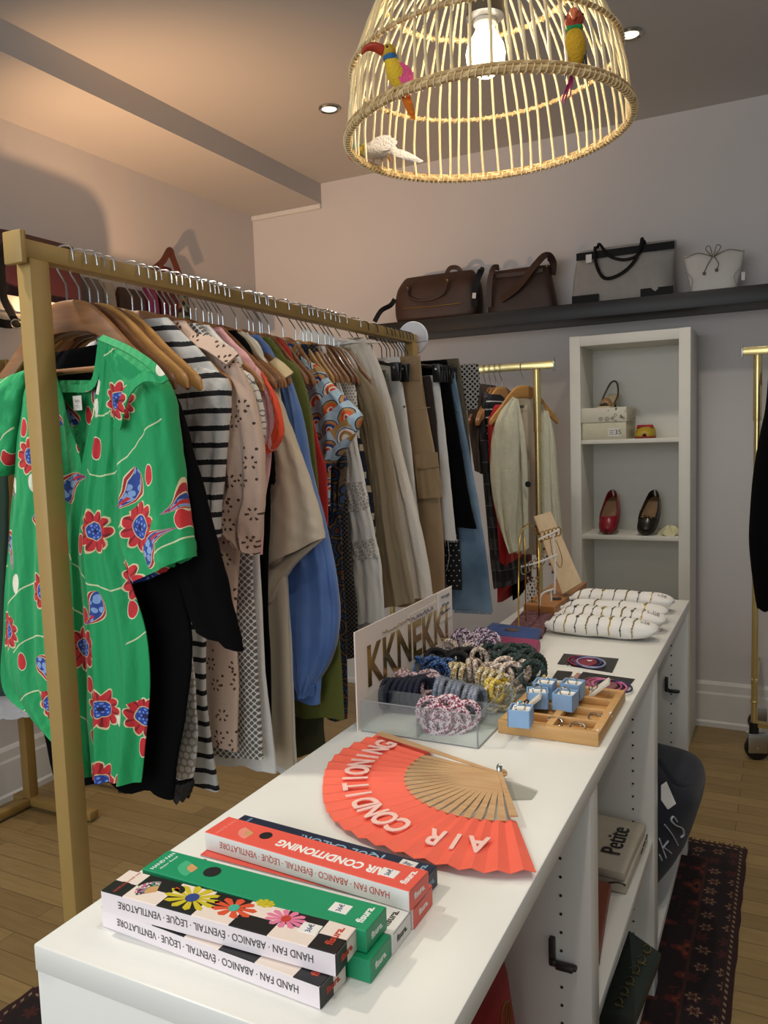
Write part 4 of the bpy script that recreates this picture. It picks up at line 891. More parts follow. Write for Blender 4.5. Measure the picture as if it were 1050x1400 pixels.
b = MB(); bp = onx(22, 443, -2.502); tube(b, [bp+V((0, .022*cos(a), .016*sin(a))) for a in [2*PI*k/16 for k in range(16)]], .003, 6, True); obj('buckle', b, chrome, s_)
LX = -2.73
def yl(px): return onx(px, 408, -2.70).y
g, c, hw, H_ = lbag('handbag', 'grey bag seen between the first hangers, beside the burgundy bag', yl(122), yl(142), onx(130, 380, -2.70).z, M('#6d6663', .7), .04)
g, c, hw, H_ = lbag('handbag', 'beige canvas pouch seen between hangers, right of the grey bag', yl(146), yl(160), onx(152, 386, -2.70).z, M('#a59d8c', .8), .04)
g, c, hw, H_ = lbag('tote_bag', 'brown leather tote with tall pointed handle above the gold rail', yl(166), yl(202), onx(185, 395, -2.70).z, lea, .04)
a_, p_, q_ = onx(205, 372, -2.70), onx(232, 342, -2.70), onx(246, 378, -2.70)
b = MB(); strap(b, spline([a_, onx(222, 358, -2.70), p_, onx(236, 352, -2.70), q_], 6), .03, .005, (1, -.4, 0)); obj('handle', b, M('#5a2c1d', .5), g)
g, c, hw, H_ = lbag('pouch', 'red leather flap bag under the tall pointed handle', yl(222), yl(246), onx(238, 366, -2.70).z, M('#5c1216', .5), .04, .6)
g, c, hw, H_ = lbag('pouch', 'bright pink pouch seen between hangers on the left shelf', yl(205), yl(218), onx(210, 390, -2.70).z, M('#8c1f55', .5), .04)
fl = T('flower_cloth'); dd, pp, cc = fl.vor(40); flm = fl.done(fl.mix(cc[0].gt(.6), fl.mix(cc[1].gt(.5), '#1f1d20', '#b9704a'), '#7f8f6a'), .8)
g, c, hw, H_ = lbag('pouch', 'dark flowered pouch seen between hangers, beyond the pink pouch', yl(232), yl(262), onx(245, 396, -2.70).z, flm, .04)

# ================================================================ BRASS RACKS AT THE BACK
gb = M('#dcc98c', .24, .85, .04, 20)
def brass_rack(lab, yr_, xl, xr_, zr, poles, base):
    g = thing('garment_rail', lab, 'clothes rack', ((xl+xr_)/2, yr_, 0))
    b = MB(); span(b, (xl, yr_-.012, zr-.016), (xr_, yr_+.012, zr+.016), .003); obj('rail', b, gb, g)
    for x in base[2]:
        b = MB(); span(b, (x-.002, yr_-.016, zr-.026), (x+.002, yr_+.016, zr+.03), .001); obj('end_plate', b, steel, g)
    fz = base[0] or .12; off = base[1] or (-.2, .2); WR = .05 if base[0] else .03
    for x in poles:
        b = MB(); lathe(b, [(.013, fz), (.013, zr-.28)], 20, Matrix.Translation((x, yr_, 0))); obj('pole', b, gb, g)
        b = MB(); lathe(b, [(.016, zr-.28), (.0165, zr-.275), (.0165, zr-.02), (.016, zr-.016)], 20, Matrix.Translation((x, yr_, 0))); obj('sleeve_tube', b, gb, g)
        b = MB(); lathe(b, [(.019, fz-.015), (.019, fz+.035)], 16, Matrix.Translation((x, yr_, 0))); obj('black_socket', b, blk_p, g)
        b = MB(); lathe(b, [(.0155, fz+.12), (.0165, fz+.122), (.0165, fz+.126), (.0155, fz+.128)], 20, Matrix.Translation((x, yr_, 0))); obj('pole_collar', b, gb, g)
        b = MB()
        if base[0]: span(b, (x-.014, yr_-.012, fz+.20), (x+.014, yr_+.34, fz+.225), .003)
        else: span(b, (x-.016, yr_-.22, .075), (x+.016, yr_+.22, .105), .003)
        bb = obj('foot_bar', b, gb, g)
        for s in off:
            wc = V((x+(.012 if base[0] else 0), yr_+s, WR)); k = WR/.03; b = MB(); lathe(b, [(.012*k, -.011), (.028*k, -.011), (.030*k, -.008), (.030*k, .008), (.028*k, .011), (.012*k, .011)], 28, place(wc, (1, .3, 0) if base[0] else (0, 1, 0), (0, 0, 1))); obj('wheel', b, blk_p, bb)
            ra_ = Matrix.Rotation(-1.27 if base[0] else 0, 4, 'Z'); b = MB()
            for q in (-.015, .015): box(b, wc+ra_.to_3x3() @ V((q, 0, .014*k)), (.004, .046*k, .050*k), ra_, .002)
            box(b, wc+V((0, 0, .036*k)), (.034, .046*k, .004), ra_); lathe(b, [(.006, -.02), (.006, .02)], 10, place(wc, (1, .3, 0) if base[0] else (0, 1, 0), (0, 0, 1))); obj('caster_fork', b, chrome, bb)
    if len(poles) > 1:
        b = MB(); span(b, (poles[0], yr_-.012, .14), (poles[-1], yr_+.012, .165), .003); obj('bottom_bar', b, gb, g)
    return g
yB = 3.35; zB = ony(745, 499, yB).z
xe = ony(758, 498, yB).x; xp = ony(734, 520, yB).x
brass_rack('brass garment rail holding the cream cardigan, left of the white bookcase', yB, -1.75, xe, zB, [-1.66, xp], (0, 0, [-1.75, xe]))
yC = 3.60; zC = ony(1030, 480, yC).z; xs_ = ony(1015, 480, yC).x; xq = ony(1036, 520, yC).x
brass_rack('brass garment rail on black casters at the right edge, holding black clothes', yC, xs_, .75, zC, [xq, .62], (.125, (0, .34), [xs_, .75]))
# hangers on the left brass rail
wh = [woods[2], woods[1], woods[3], woods[0], woods[2]]
hm, hk = protos[0].children[0].data, protos[0].children[1].data
def rail_hanger(x, y, zr, rot, wm, lab, grp):
    r = thing('coat_hanger', lab, 'coat hanger', (x, y, zr-.079), grp); r.rotation_euler = (0, 0, rot)
    for n_, f, m_ in (('shoulder_bar', hanger_mesh, wm), ('hook', hook_mesh, steel)):
        bb = f()
        for v in bb.verts: v.co += r.location
        obj(n_, bb, m_, r)
names = ['brown jacket', 'grey plaid coat', 'navy striped top', 'red dress', 'black dress', 'cream cardigan']
xs = [ony(p, 512, yB).x for p in (645, 663, 670, 678, 686, 716)]
for k_, (x, rot) in enumerate(zip(xs, (1.5, 1.55, 1.6, 1.5, 1.35, 1.12))): rail_hanger(x, yB, zB, rot, wh[k_ % 5], 'wooden hanger on the brass rail holding the '+names[k_], 'hangers on the brass rail')
def bgar(name, lab, L, mat, seed, d=.18, yB=yB):
    g = thing(name, lab, GC.get(name, name), (-1.1, yB, 1.1), 'garments on the left brass rail'); yy = yB-d*.9
    cloth('body', [q for q in pr(yy, *L)], yB, mat, g, d, .006, 3, seed, nx=40, hem=.002, pinch=.75); return g
g = bgar('jacket', 'brown jacket at the left end of the brass rail', [((640, 522), (652, 524)), ((632, 535), (656, 540)), ((634, 565), (659, 566)), ((638, 600), (662, 610)), ((645, 640), (664, 650))], cloth_mat('#3b2c22'), 80)
g = bgar('coat', 'black and grey plaid coat next to the brown jacket on the brass rail', [((655, 535), (666, 540)), ((652, 580), (668, 590)), ((656, 640), (674, 650)), ((660, 700), (684, 715)), ((664, 760), (693, 765)), ((668, 806), (702, 800))], plaid_mat(), 81)
t = T('navy_stripe'); nst = t.done(t.mix(((t.z*30).frac()).lt(.14), '#10131f', '#b8b8bc'), .9)
g = bgar('top', 'navy top with thin white stripes, left of the red dress on the brass rail', [((664, 540), (672, 538)), ((658, 560), (678, 556)), ((660, 590), (680, 585)), ((664, 640), (684, 630))], nst, 82, .16)
g = bgar('dress', 'bright red dress squeezed beside the cream cardigan on the brass rail', [((668, 556), (678, 552)), ((663, 572), (682, 566)), ((664, 620), (684, 610)), ((668, 680), (692, 680)), ((674, 760), (696, 755)), ((678, 828), (690, 806))], cloth_mat('#b3161a'), 83, .17)
g = bgar('dress', 'black dress between the red dress and the cream cardigan', [((684, 545), (694, 540)), ((680, 565), (704, 560)), ((690, 640), (706, 640)), ((694, 720), (712, 720)), ((700, 822), (708, 810))], black_c, 84, .07, 3.44)
g = bgar('dress', 'dark red dress hem showing below the cream cardigan', [((702, 600), (712, 600)), ((704, 700), (716, 700)), ((706, 760), (718, 758)), ((708, 806), (717, 800))], cloth_mat('#6d1014'), 85, .07, 3.56)
# cardigan, turned towards the room
g = thing('cardigan', 'cream textured cardigan with one dark button, at the right end of the brass rail', 'cardigan', (xs[5], yB, 1.1))
t = T('cream_boucle'); crm = t.done(t.mix(t.noise(60, 3), '#cfcdb2', '#e0dec9'), .95, bump=t.noise(240, 3), bs=.9, bd=.003)
yc = 3.22
cloth('sleeve', pr(yc-.03, ((701, 543), (706, 546)), ((683, 566), (708, 570)), ((673, 598), (709, 602)), ((671, 650), (709, 650)), ((677, 692), (707, 700)), ((686, 725), (705, 732)), ((697, 757), (708, 753))), yc-.03, crm, g, .028, .007, 2, 90, hem=.001, wr=.002)
cloth('front_panel', pr(3.27, ((700, 545), (708, 545)), ((699, 580), (717, 592)), ((699, 640), (721, 640)), ((701, 700), (722, 700)), ((703, 757), (723, 750))), 3.27, crm, g, .014, .004, 2, 91)
cloth('front_panel', pr(3.43, ((728, 562), (742, 552)), ((719, 597), (750, 580)), ((717, 640), (752, 640)), ((717, 700), (754, 700)), ((718, 757), (758, 757))), 3.43, crm, g, .014, .004, 2, 92)
cloth('sleeve', pr(3.475, ((740, 554), (750, 563)), ((746, 600), (758, 600)), ((749, 650), (762, 650)), ((752, 700), (766, 700)), ((756, 752), (771, 750))), 3.475, crm, g, .028, .004, 2, 93, hem=.001)
cloth('back_lining', pr(3.39, ((706, 545), (732, 545)), ((704, 580), (735, 580)), ((700, 680), (740, 680)), ((704, 757), (746, 757))), 3.39, cloth_mat('#bdb59e'), g, .012, .003, 2, 94)
b = MB(); lathe(b, [(.001, .006), (.012, .005), (.013, .002), (.011, 0)], 18, place(ony(722, 662, 3.25), (1, 0, 0), (0, 0, 1))); obj('button', b, M('#12201c', .3), g, True, 'dark round button')
b = MB(); box(b, ony(713, 556, 3.370), (.022, .001, .012)); obj('neck_label', b, M('#55585a', .7), g, False)
# black garment at the right edge
rail_hanger(ony(1052, 500, yC).x+.03, yC, zC, 1.45, woods[0], 'wooden hanger on the right-hand brass rail holding the black dress', 'hanger on the right brass rail')
g = thing('dress', 'long black dress at the right edge of the photo, on the brass rail', 'dress', (0, yC, 1.1))
cloth('body', pr(yC-.11, ((1050, 518), (1064, 515)), ((1046, 560), (1078, 545)), ((1038, 598), (1082, 600)), ((1030, 645), (1082, 650)), ((1026, 690), (1082, 690)), ((1024, 740), (1082, 740)), ((1030, 800), (1084, 800)), ((1035, 830), (1084, 830))), yC-.11, black_c, g, .085, .004, 3, 95, pinch=.6)

# ================================================================ SHOES AND SHOE BOX
def shoe(name, lab, c, rot, L, w, mat, sole_m, inm, kind='pump', cat='shoe'):
    """toe points along local -y; c is the centre of the sole on the shelf"""
    g = thing(name, lab, cat, c, 'shoes in the white bookcase'); Rz = Matrix.Rotation(rot, 4, 'Z'); Mx = Matrix.Translation(c) @ Rz
    def out(t_):                                   # t 0 heel .. 1 toe : half width
        return w/2*(.62+.45*sin(min(t_*1.15, 1)*PI*.62)-.10*cos(t_*PI*2)*.5)*(1 if t_ < .82 else math.sqrt(max(0, 1-((t_-.82)/.185)**2)))*(math.sqrt(min(1, t_/.08+.05)))
    N_ = 22; ys_ = [L/2-L*i/(N_-1) for i in range(N_)]
    b = MB(); o_ = [(out(i/(N_-1)), y) for i, y in enumerate(ys_)]; poly = [(a, y) for a, y in o_]+[(-a, y) for a, y in o_[::-1]]
    prism(b, [(a*1.03, y) for a, y in poly], .007, Mx); obj('sole', b, sole_m, g)
    b = MB(); rings = []
    for i, (a, y) in enumerate(o_):
        t_ = i/(N_-1); hh = .052-.014*sin(t_*PI*.6) if t_ < .55 else .042*(math.sqrt(max(.02, 1-((t_-.55)/.46)**2)))+.006
        op = t_ < .72; ring = []; n = 16
        for k in range(n+1):
            u = k/n; ang = PI*u
            if op: # open side walls only
                s_ = -1 if u < .5 else 1; v = (u if u < .5 else 1-u)*2; ring.append(Mx @ V((s_*a*(1-.18*v*v), y, .006+hh*v)))
            else: ring.append(Mx @ V((-a*cos(ang), y, .006+hh*sin(ang)**.8)))
        rings.append(ring)
    vs = [[b.verts.new(p) for p in r] for r in rings]
    for i in range(N_-1):
        for k in range(16):
            if i/(N_-1) < .69 and k in (7, 8): continue
            try: b.faces.new((vs[i][k], vs[i][k+1], vs[i+1][k+1], vs[i+1][k]))
            except ValueError: pass
    u_ = obj('upper', b, mat, g); md = u_.modifiers.new('thickness', 'SOLIDIFY'); md.thickness = .0025
    b = MB(); prism(b, [(a*.93, y) for a, y in poly], .001, Mx @ Matrix.Translation((0, 0, .0075))); obj('insole', b, inm, g)
    return g, Mx
tan_in = M('#75583a', .6); zs1, zs2 = SZ[0], SZ[1]
# shoes on the second shelf lean on the back: toe forward
def tilted(g, c, ang):
    g.rotation_euler = (ang, 0, 0)
ca = ony(831, 730, BY+.05); g, _ = shoe('pump', 'red-toed ballet pump with tan insole, left on the second bookcase shelf', V((ca.x, BY+.10, zs2+.004)), 0, .235, .078, M('#8c1626', .35), M('#5b1119', .5), tan_in); tilted(g, ca, .72); g.location = V((ca.x, BY+.115, zs2+.080))
ca = ony(886, 733, BY+.05); g, Mx = shoe('pump', 'black ballet pump with buckled bow, right on the second bookcase shelf', V((ca.x, BY+.10, zs2+.004)), -.1, .235, .078, M('#1c1712', .3), M('#15110e', .5), tan_in)
b = MB(); tube(b, [Mx @ V((.012*cos(a), -.055+.004*sin(a), .052+.007*sin(a))) for a in [2*PI*k/14 for k in range(14)]], .002, 6, True)
for s in (-1, 1): ell(b, Mx @ V((s*.018, -.055, .048)), (.012, .006, .006), 8)
obj('bow_buckle', b, M('#5d4c2e', .3, .7), g); tilted(g, ca, .72); g.location = V((ca.x, BY+.115, zs2+.080))
b = MB(); cp = ony(915, 736, BY+.06); rg = random.Random(2)
ring_loft(b, [[V((cp.x+r_*1.1*cos(a)*(1+.25*sin(3*a+h*50)), BY+.07+r_*.9*sin(a), zs2+.001+h+.006*sin(4*a+r_*90))) for a in [2*PI*k/18 for k in range(18)]] for r_, h in ((.042, 0), (.040, .006), (.030, .022), (.018, .034), (.006, .040))])
tag(obj('cloth_pouch', b, cloth_mat('#cfc9a0')), 'crumpled pale yellow dust cloth beside the black ballet pump', 'cloth')
# shoe box with lid
x0, x1 = ony(794, 600, BY+.0).x, ony(856, 600, BY+.0).x; h1 = ony(820, 577, BY).z-zs1; h2 = ony(820, 566, BY).z-zs1
t = T('swirl_card'); r_ = (((t.x-.01)*(t.x-.01)+(t.z-.06)*(t.z-.06)).sqrt()*160+t.z.atan2(t.x)).sin(); boxm = t.done(t.mix((t.noise(26, 1, None)*9).sin().abs().lt(.10)*t.x.gt(-.0), '#cfcbb9', '#5d5a50'), .6)
g = thing('shoe_box', 'cream shoe box with swirl print and size label on the top bookcase shelf', 'box', ((x0+x1)/2, BY+.12, zs1))
b = MB(); span(b, (x0+.004, BY+.012, zs1), (x1-.002, BY+.24, zs1+h1), .001); bx_ = obj('box_base', b, M('#cbc6ad', .6), g)
b = MB(); span(b, (x0+.001, BY+.009, zs1+h1-.001), (x1+.001, BY+.243, zs1+h2+.028), .001); obj('lid', b, boxm, g)
fx = ony(840, 591, BY+.012)
b = MB(); box(b, V((fx.x, BY+.0115, fx.z)), (.055, .0006, .036)); lab_ = obj('size_label', b, M('#d9d7cf', .6), g, False)
text('35', .030, M('#191919', .6), place(V((fx.x+.016, BY+.011, fx.z)), (1, 0, 0), (0, 0, 1)), lab_)
b = MB()
for q in range(3): box(b, V((fx.x-.012, BY+.0111, fx.z+.008-.008*q)), (.02, .0004, .0022))
obj('printed_lines', b, M('#55524d', .6), lab_, False)
b = MB()
for q, (sx_, sz_, rr) in enumerate([(.0, .012, .010), (.028, .010, .012), (.052, .014, .008)]):
    cc_ = V(((x0+x1)/2+sx_-.012, BY+.0085, zs1+h1+sz_)); tube(b, [cc_+V((rr*(1-k/26)*cos(k*.55), 0, rr*(1-k/26)*sin(k*.55))) for k in range(24)], .0009, 5)
obj('swirl_print', b, M('#6c685b', .7), g)
# sandal on the box
g = thing('sandal', 'tan slingback sandal standing on the cream shoe box', 'shoe', (ony(830, 566, BY+.1).x, BY+.11, zs1+h2+.028), 'shoes in the white bookcase')
sc_ = g.location; zz = sc_.z
b = MB(); pts = [sc_+V((.0, -.085, .004)), sc_+V((.004, -.03, .008)), sc_+V((.012, .03, .035)), sc_+V((.018, .075, .062))]
strap(b, spline(pts, 6), .055, .006, (0, -.3, 1)); obj('sole', b, M('#b8a684', .5), g)
b = MB(); ring_loft(b, [[sc_+V((.030*cos(a)*k, -.055+.05*f, .004+.040*sin(a)*k2)) for a in [PI*q/12 for q in range(13)]] for f, k, k2 in ((-.4, .75, .5), (.1, 1, .9), (.5, .98, 1.05), (.9, .9, 1.0))], closed=False, cap=False); u_ = obj('upper', b, M('#8d6c48', .45), g); u_.modifiers.new('thickness', 'SOLIDIFY').thickness = .002
b = MB(); strap(b, spline([sc_+V((-.028, -.02, .012)), sc_+V((-.020, .03, .06)), sc_+V((.004, .07, .118)), sc_+V((.028, .078, .116)), sc_+V((.038, .05, .06)), sc_+V((.030, -.02, .012))], 7), .008, .003, lambda i: V((0, -1, .3))); obj('slingback_strap', b, M('#4a3c30', .4), g)
b = MB(); tube(b, [sc_+V((.018, .078, .058)), sc_+V((.019, .082, .001))], [.008, .004], 8); obj('heel', b, M('#2a211b', .4), g)
# red and yellow shoe
ca = ony(879, 598, BY+.05); g, Mx = shoe('flat_shoe', 'red flat shoe with yellow edge, right of the cream shoe box', V((ca.x, BY+.13, zs1+.001)), .1, .23, .082, M('#a88f22', .5), M('#8a1a22', .5), M('#7c1420', .6))
b = MB()
for q in range(5): ell(b, Mx @ V((-.026+.013*q, -.048+.004*(q % 2), .050)), (.010, .012, .010), 8)
obj('ruched_bow', b, M('#a21d33', .6), g)
b = MB(); ell(b, Mx @ V((0, -.088, .020)), (.030, .022, .014), 12); obj('toe_cap', b, M('#8f1722', .5), g, True, 'dark red toe')

# ================================================================ RATTAN PENDANT LAMP
LR = .25; t = T('rattan'); rat = t.done(t.mix(t.noise(40, 4, t.xyz(t.x, t.y, t.z*.2)), '#cdb482', '#ead9ab'), .5, bump=t.noise(200, 2), bs=.2)
lamp = thing('pendant_lamp', 'large domed rattan birdcage lampshade with a glowing bulb, hanging from the ceiling', 'pendant lamp', LAMP)
tl = Matrix.Rotation(-.035, 4, V((FW.x, FW.y, 0)).normalized())
def LP(r, a, z): return LAMP+tl @ V((r*cos(a), r*sin(a), z))
def prof(z): u = max(0, 1-(z/.335)**2.0); return LR*u**.5 if z > 0 else LR
t = T('wrapped_rattan'); wrp = t.done(t.mix((t.x.atan2(t.y)*46+t.z*300).sin().gt(.55), '#b3925f', '#d2b684'), .55, bump=t.noise(200), bs=.3)
zz_ = [0, .03, .06, .10, .14, .18, .215, .245, .27, .29, .305, .318, .326]
for k in range(62):
    a = 2*PI*k/62+.02*sin(k*7.3); b = MB(); tube(b, [LP(prof(z)+.0015*sin(k*3+z*30), a+.008*sin(z*20+k), z) for z in zz_], .0026, 6); obj('cane_rib', b, rat, lamp)
for z, r, n_ in ((0, .0062, 'rim_hoop'), (.008, .0035, 'rim_binding'), (.115, .0038, 'cane_hoop'), (.245, .0042, 'cane_hoop'), (.322, .006, 'crown_hoop')):
    b = MB(); tube(b, [LP(prof(z)+(.0045 if z != .008 else .007), 2*PI*k/120, z) for k in range(120)], r, 8, True); h_ = obj(n_, b, wrp, lamp)
    if z in (0, .115, .245):
        b = MB(); nn = 124 if z else 150
        pts = []
        for k in range(nn*6): a = 2*PI*k/(nn*6); q = 2*PI*k/6*1.0; pts.append(LP(prof(z)+.0045+(r+.0012)*cos(q), a, z+(r+.0012)*sin(q)))
        tube(b, pts, .0012, 4, True); obj('cane_wrapping', b, rat, h_)
b = MB(); lathe(b, [(.001, .295), (.032, .295), (.034, .29), (.034, .20), (.026, .195), (.001, .195)], 28, Matrix.Translation(LAMP)); obj('socket', b, M('#3a3836', .4), lamp)
b = MB(); lathe(b, [(.001, CH-LAMP.z-.0005), (.05, CH-LAMP.z-.0005), (.05, CH-LAMP.z-.02), (.008, CH-LAMP.z-.03), (.001, CH-LAMP.z-.03)], 28, Matrix.Translation(LAMP)); obj('ceiling_rose', b, trim_m, lamp)
b = MB(); tube(b, [LAMP+V((0, 0, .295)), LAMP+V((0, 0, CH-LAMP.z-.028))], .0035, 8); obj('cord', b, M('#2a2826', .6), lamp)
bp = [(.001, .098), (.014, .1), (.027, .109), (.034, .123), (.0355, .138), (.0325, .152), (.025, .165), (.019, .175), (.016, .182)]
b = MB(); lathe(b, bp, 28, Matrix.Translation(LAMP)); bul = obj('bulb', b, emit('#fff1d0', 9), lamp); bul.visible_shadow = True
b = MB(); lathe(b, [(.016, .182), (.021, .188), (.020, .2), (.001, .201)], 24, Matrix.Translation(LAMP)); obj('bulb_collar', b, M('#d9d7d0', .5), lamp)

# ================================================================ BIRDS ON THE LAMP
def feather(b, p, d, L, w, up=(0, 0, 1)):
    d = V(d).normalized(); u = V(up); s = d.cross(u).normalized(); n = 8; rings = []
    for i in range(n+1):
        f = i/n; ww = w*sin(PI*min(.97, .12+.88*f))**.7+.0006; c = p+d*(L*f)+s.cross(d)*(-.02*L*f*f)
        rings.append([c+s*ww, c+s.cross(d)*.0012, c-s*ww, c-s.cross(d)*.0012])
    ring_loft(b, rings)
def fluff(col): t = T('feathers'); return t.done(t.mix(t.noise(60, 4), tuple(x*.7 for x in lin(col)[:3]), lin(col)[:3]), .9, bump=t.noise(260, 3), bs=.8, bd=.003)
def bird(name, lab, c, face, up, head, beak, tail, cols, sc=1.0):
    """c: feet point; face: beak heading"""
    g = thing(name, lab, 'decorative bird', c, 'birds perched on the rattan lampshade'); F = V(face).normalized(); U = V(up).normalized(); S = F.cross(U).normalized(); U = S.cross(F)
    R = Matrix((S, F, U)).transposed().to_4x4(); body, hd, bk, tl_, wg, cl = cols
    bc_ = V(c)+U*.030*sc
    b = MB(); axis = Matrix.Rotation(-.5, 4, 'X')
    ring_loft(b, [[bc_+R.to_3x3() @ (axis.to_3x3() @ V((.017*sc*w_*cos(a), .016*sc*w_*sin(a), h*sc))) for a in [2*PI*k/16 for k in range(16)]] for w_, h in ((.15, -.034), (.55, -.028), (.9, -.014), (1.05, .0), (.95, .012), (.75, .022), (.62, .030), (.3, .036))]); o = obj('body', b, fluff(body), g)
    hc = bc_+U*.036*sc+F*.016*sc
    b = MB(); ell(b, hc, V((.0135, .0150, .0135))*sc*head, 14, R); obj('head', b, fluff(hd), g)
    b = MB(); Lb = beak; pts = [hc+F*.010*sc, hc+F*(.010+Lb*.4)*sc+U*.004*sc, hc+F*(.010+Lb*.8)*sc, hc+F*(.010+Lb)*sc-U*.010*sc]; tube(b, spline(pts, 5), [(.0092*(1-.75*(i/15)**1.6))*sc for i in range(16)], 10, flat=1.0); bo = obj('beak', b, M(bk, .35), g)
    if beak > .02:
        b = MB(); tube(b, [p-U*.001*sc+S*.0076*sc*(1-.6*i/15) for i, p in enumerate(spline(pts, 5))], .0012*sc, 6); obj('beak_line', b, M('#2a1512', .5), bo)
    for s in (-1, 1):
        b = MB(); ell(b, hc+S*(s*.0115*sc*head)+F*.006*sc+U*.003*sc, V((.0024,)*3)*sc, 8); obj('eye', b, M('#0a0a0a', .1), g)
        b = MB()
        for q in range(3): feather(b, bc_+S*(s*.014*sc)+U*(.012-.006*q)*sc, -F*.8-U*(.75+.1*q)+S*(s*.12), .042*sc, .009*sc, S*s)
        obj('wing', b, fluff(wg), g)
    b = MB()
    for q, (L_, sp) in enumerate(tail[0]): feather(b, bc_-F*.012*sc-U*.022*sc, V(tail[1])+S*sp, L_*sc, .007*sc, S)
    obj('tail_feathers', b, fluff(tl_), g)
    if cl:
        b = MB(); lathe(b, [(.012*sc, -.005*sc), (.0138*sc, 0), (.012*sc, .005*sc)], 16, Matrix.Translation(hc-U*.011*sc-F*.004*sc) @ R); obj('neck_collar', b, fluff(cl), g)
    b = MB()
    for s in (-.006, .006): tube(b, [bc_+S*(s*sc)-U*.024*sc, bc_+S*(s*sc)-U*.034*sc+F*.006*sc], .0014*sc, 6)
    obj('foot', b, M('#8a5a2a', .6), g)
    return g
def rim_at(px, near=True):
    best = None
    for k in range(720):
        a = 2*PI*k/720; p = LP(LR+.004, a, 0); d = p-C0; zc = d.dot(FW); x = 525+FPX*d.dot(RT)/zc
        isn = (p-LAMP).dot(FW) < 0
        if isn == near and (best is None or abs(x-px) < best[0]): best = (abs(x-px), p, a)
    return best[1], best[2]
p_, a_ = rim_at(541); Lf = -RT
bird('toucan_bird', 'yellow toucan ornament with big orange-red beak, on the front left lamp rim', p_+V((0, 0, .006)), Lf+FW*-.3, (0, 0, 1), .95, .038, ([(.060, 0), (.055, .12), (.05, -.1)], RT*.35-V((0, 0, 1))), ('#e6bd2c', '#cfa62c', '#a8331c', '#e8801c', '#e65c8c', '#2f6a9a'), .88)
p_, a_ = rim_at(787)
bird('parrot_bird', 'yellow parrot ornament with red head and pink tail, on the right lamp rim', p_+V((0, 0, .006)), -FW*.5-RT*.15, (0, 0, 1), 1.1, .010, ([(.062, 0), (.058, .10), (.05, -.12)], -RT*.35-V((0, 0, 1))), ('#d0a21f', '#b0442a', '#c9653a', '#f06cb4', '#2d4a7a', '#1f8a4a'), .95)
p_ = LP(.215, rim_at(512, False)[1], .012)
bird('white_bird', 'small white feathered bird ornament at the lower left of the lamp rim', p_, -RT*.45-V((0, 0, .85)), -RT*.8+V((0, 0, .5)), .85, .010, ([(.070, 0), (.066, .10), (.06, -.1)], RT-V((0, 0, .35))), ('#d8cfc4', '#3f9a86', '#c9653a', '#e6dcd2', '#e8dfd6', '#c9a23a'))

# ================================================================ HAND FAN BOXES
CT = ZT; BH = .025
card_w = M('#efe3e3', .45, 0, .02, 30, 0); gcard = M('#179363', .42, 0, .03, 30, 0); rcard = M('#e85c4c', .42, 0, .03, 30, 0); ncard = M('#1b2740', .42, 0, .05, 30, 0); wcard = M('#e9e7e2', .45, 0, .02, 30, 0)
ink = M('#4b4443', .6, 0, .02, 30, 0); wink = M('#f0efe9', .5, 0, .02, 30, 0); rink = M('#c65a50', .6, 0, .02, 30, 0); bink = M('#141315', .5, 0, .02, 30, 0); lblue = M('#8fb4d0', .5)
def chk_mat():
    t = T('chequer_card'); u = ((t.x+.5)*21).floor()+((t.y+.5)*42).floor(); return t.done(t.mix(u.mod(2).gt(.5), '#eadbcf', '#131214'), .42)
chk = chk_mat()
LONG = 'HAND FAN · ABANICO · ÉVENTAIL · LEQUE · VENTILATORE'
def fan_box(name, lab, x0, y0, z0, rot, top, side, txt_m, L=.302, W_=.047, end_txt=wink, fisura=True):
    g = thing(name, lab, 'box', (x0+L/2, y0+W_/2, z0), 'hand fan boxes stacked on the near end of the counter'); c = V((x0+L/2, y0+W_/2, z0+BH/2))
    b = MB(); box(b, c, (L, W_, BH-.0006), None, .0008, 1)
    me = obj('carton', b, [side, top], g, True, angle=30).data
    for p in me.polygons:
        if p.normal.z > .7: p.material_index = 1
        elif p.normal.x > .7 or p.normal.x < -.7: p.material_index = 1
    zt = z0+BH-.0003; X = V((1, 0, 0)); Y = V((0, 1, 0)); Z = V((0, 0, 1))
    if txt_m: text(LONG, .0118, txt_m, place((c.x, y0-.0001, c.z+.001), -X, -Z), g, 'side_lettering', .0003, sx=.80)
    text('fisura.', .0125, end_txt, place((x0+L-.014, c.y+.002, zt), Y, -X), g, 'top_lettering', .0003, bold=.0003)
    text('fisura.', .0105, end_txt, place((x0+L+.0001, c.y, c.z), Y, Z), g, 'end_lettering', .0003, bold=.0002)
    # tuck flap lines at the ends
    b = MB(); span(b, (x0+L-.0003, y0+.002, zt-.0015), (x0+L+.0003, y0+W_-.002, zt-.0009)); obj('end_flap_fold', b, M('#6c6562', .6), g)
    g.rotation_euler = (0, 0, rot); return g, c, zt
def sticker(g, x, y, zt, s='36€', rot=.1):
    b = MB(); span(b, (x-.011, y-.008, zt-.0002), (x+.011, y+.008, zt+.0005), .0002); st_ = obj('price_sticker', b, wcard, g, False, 'white price sticker')
    R_ = Matrix.Rotation(rot, 3, 'Z'); text(s, .0085, M('#3a4a78', .6), place((x, y, zt+.0006), R_ @ V((0, 1, 0)), R_ @ V((-1, 0, 0))), st_, 'handwriting', .0002)
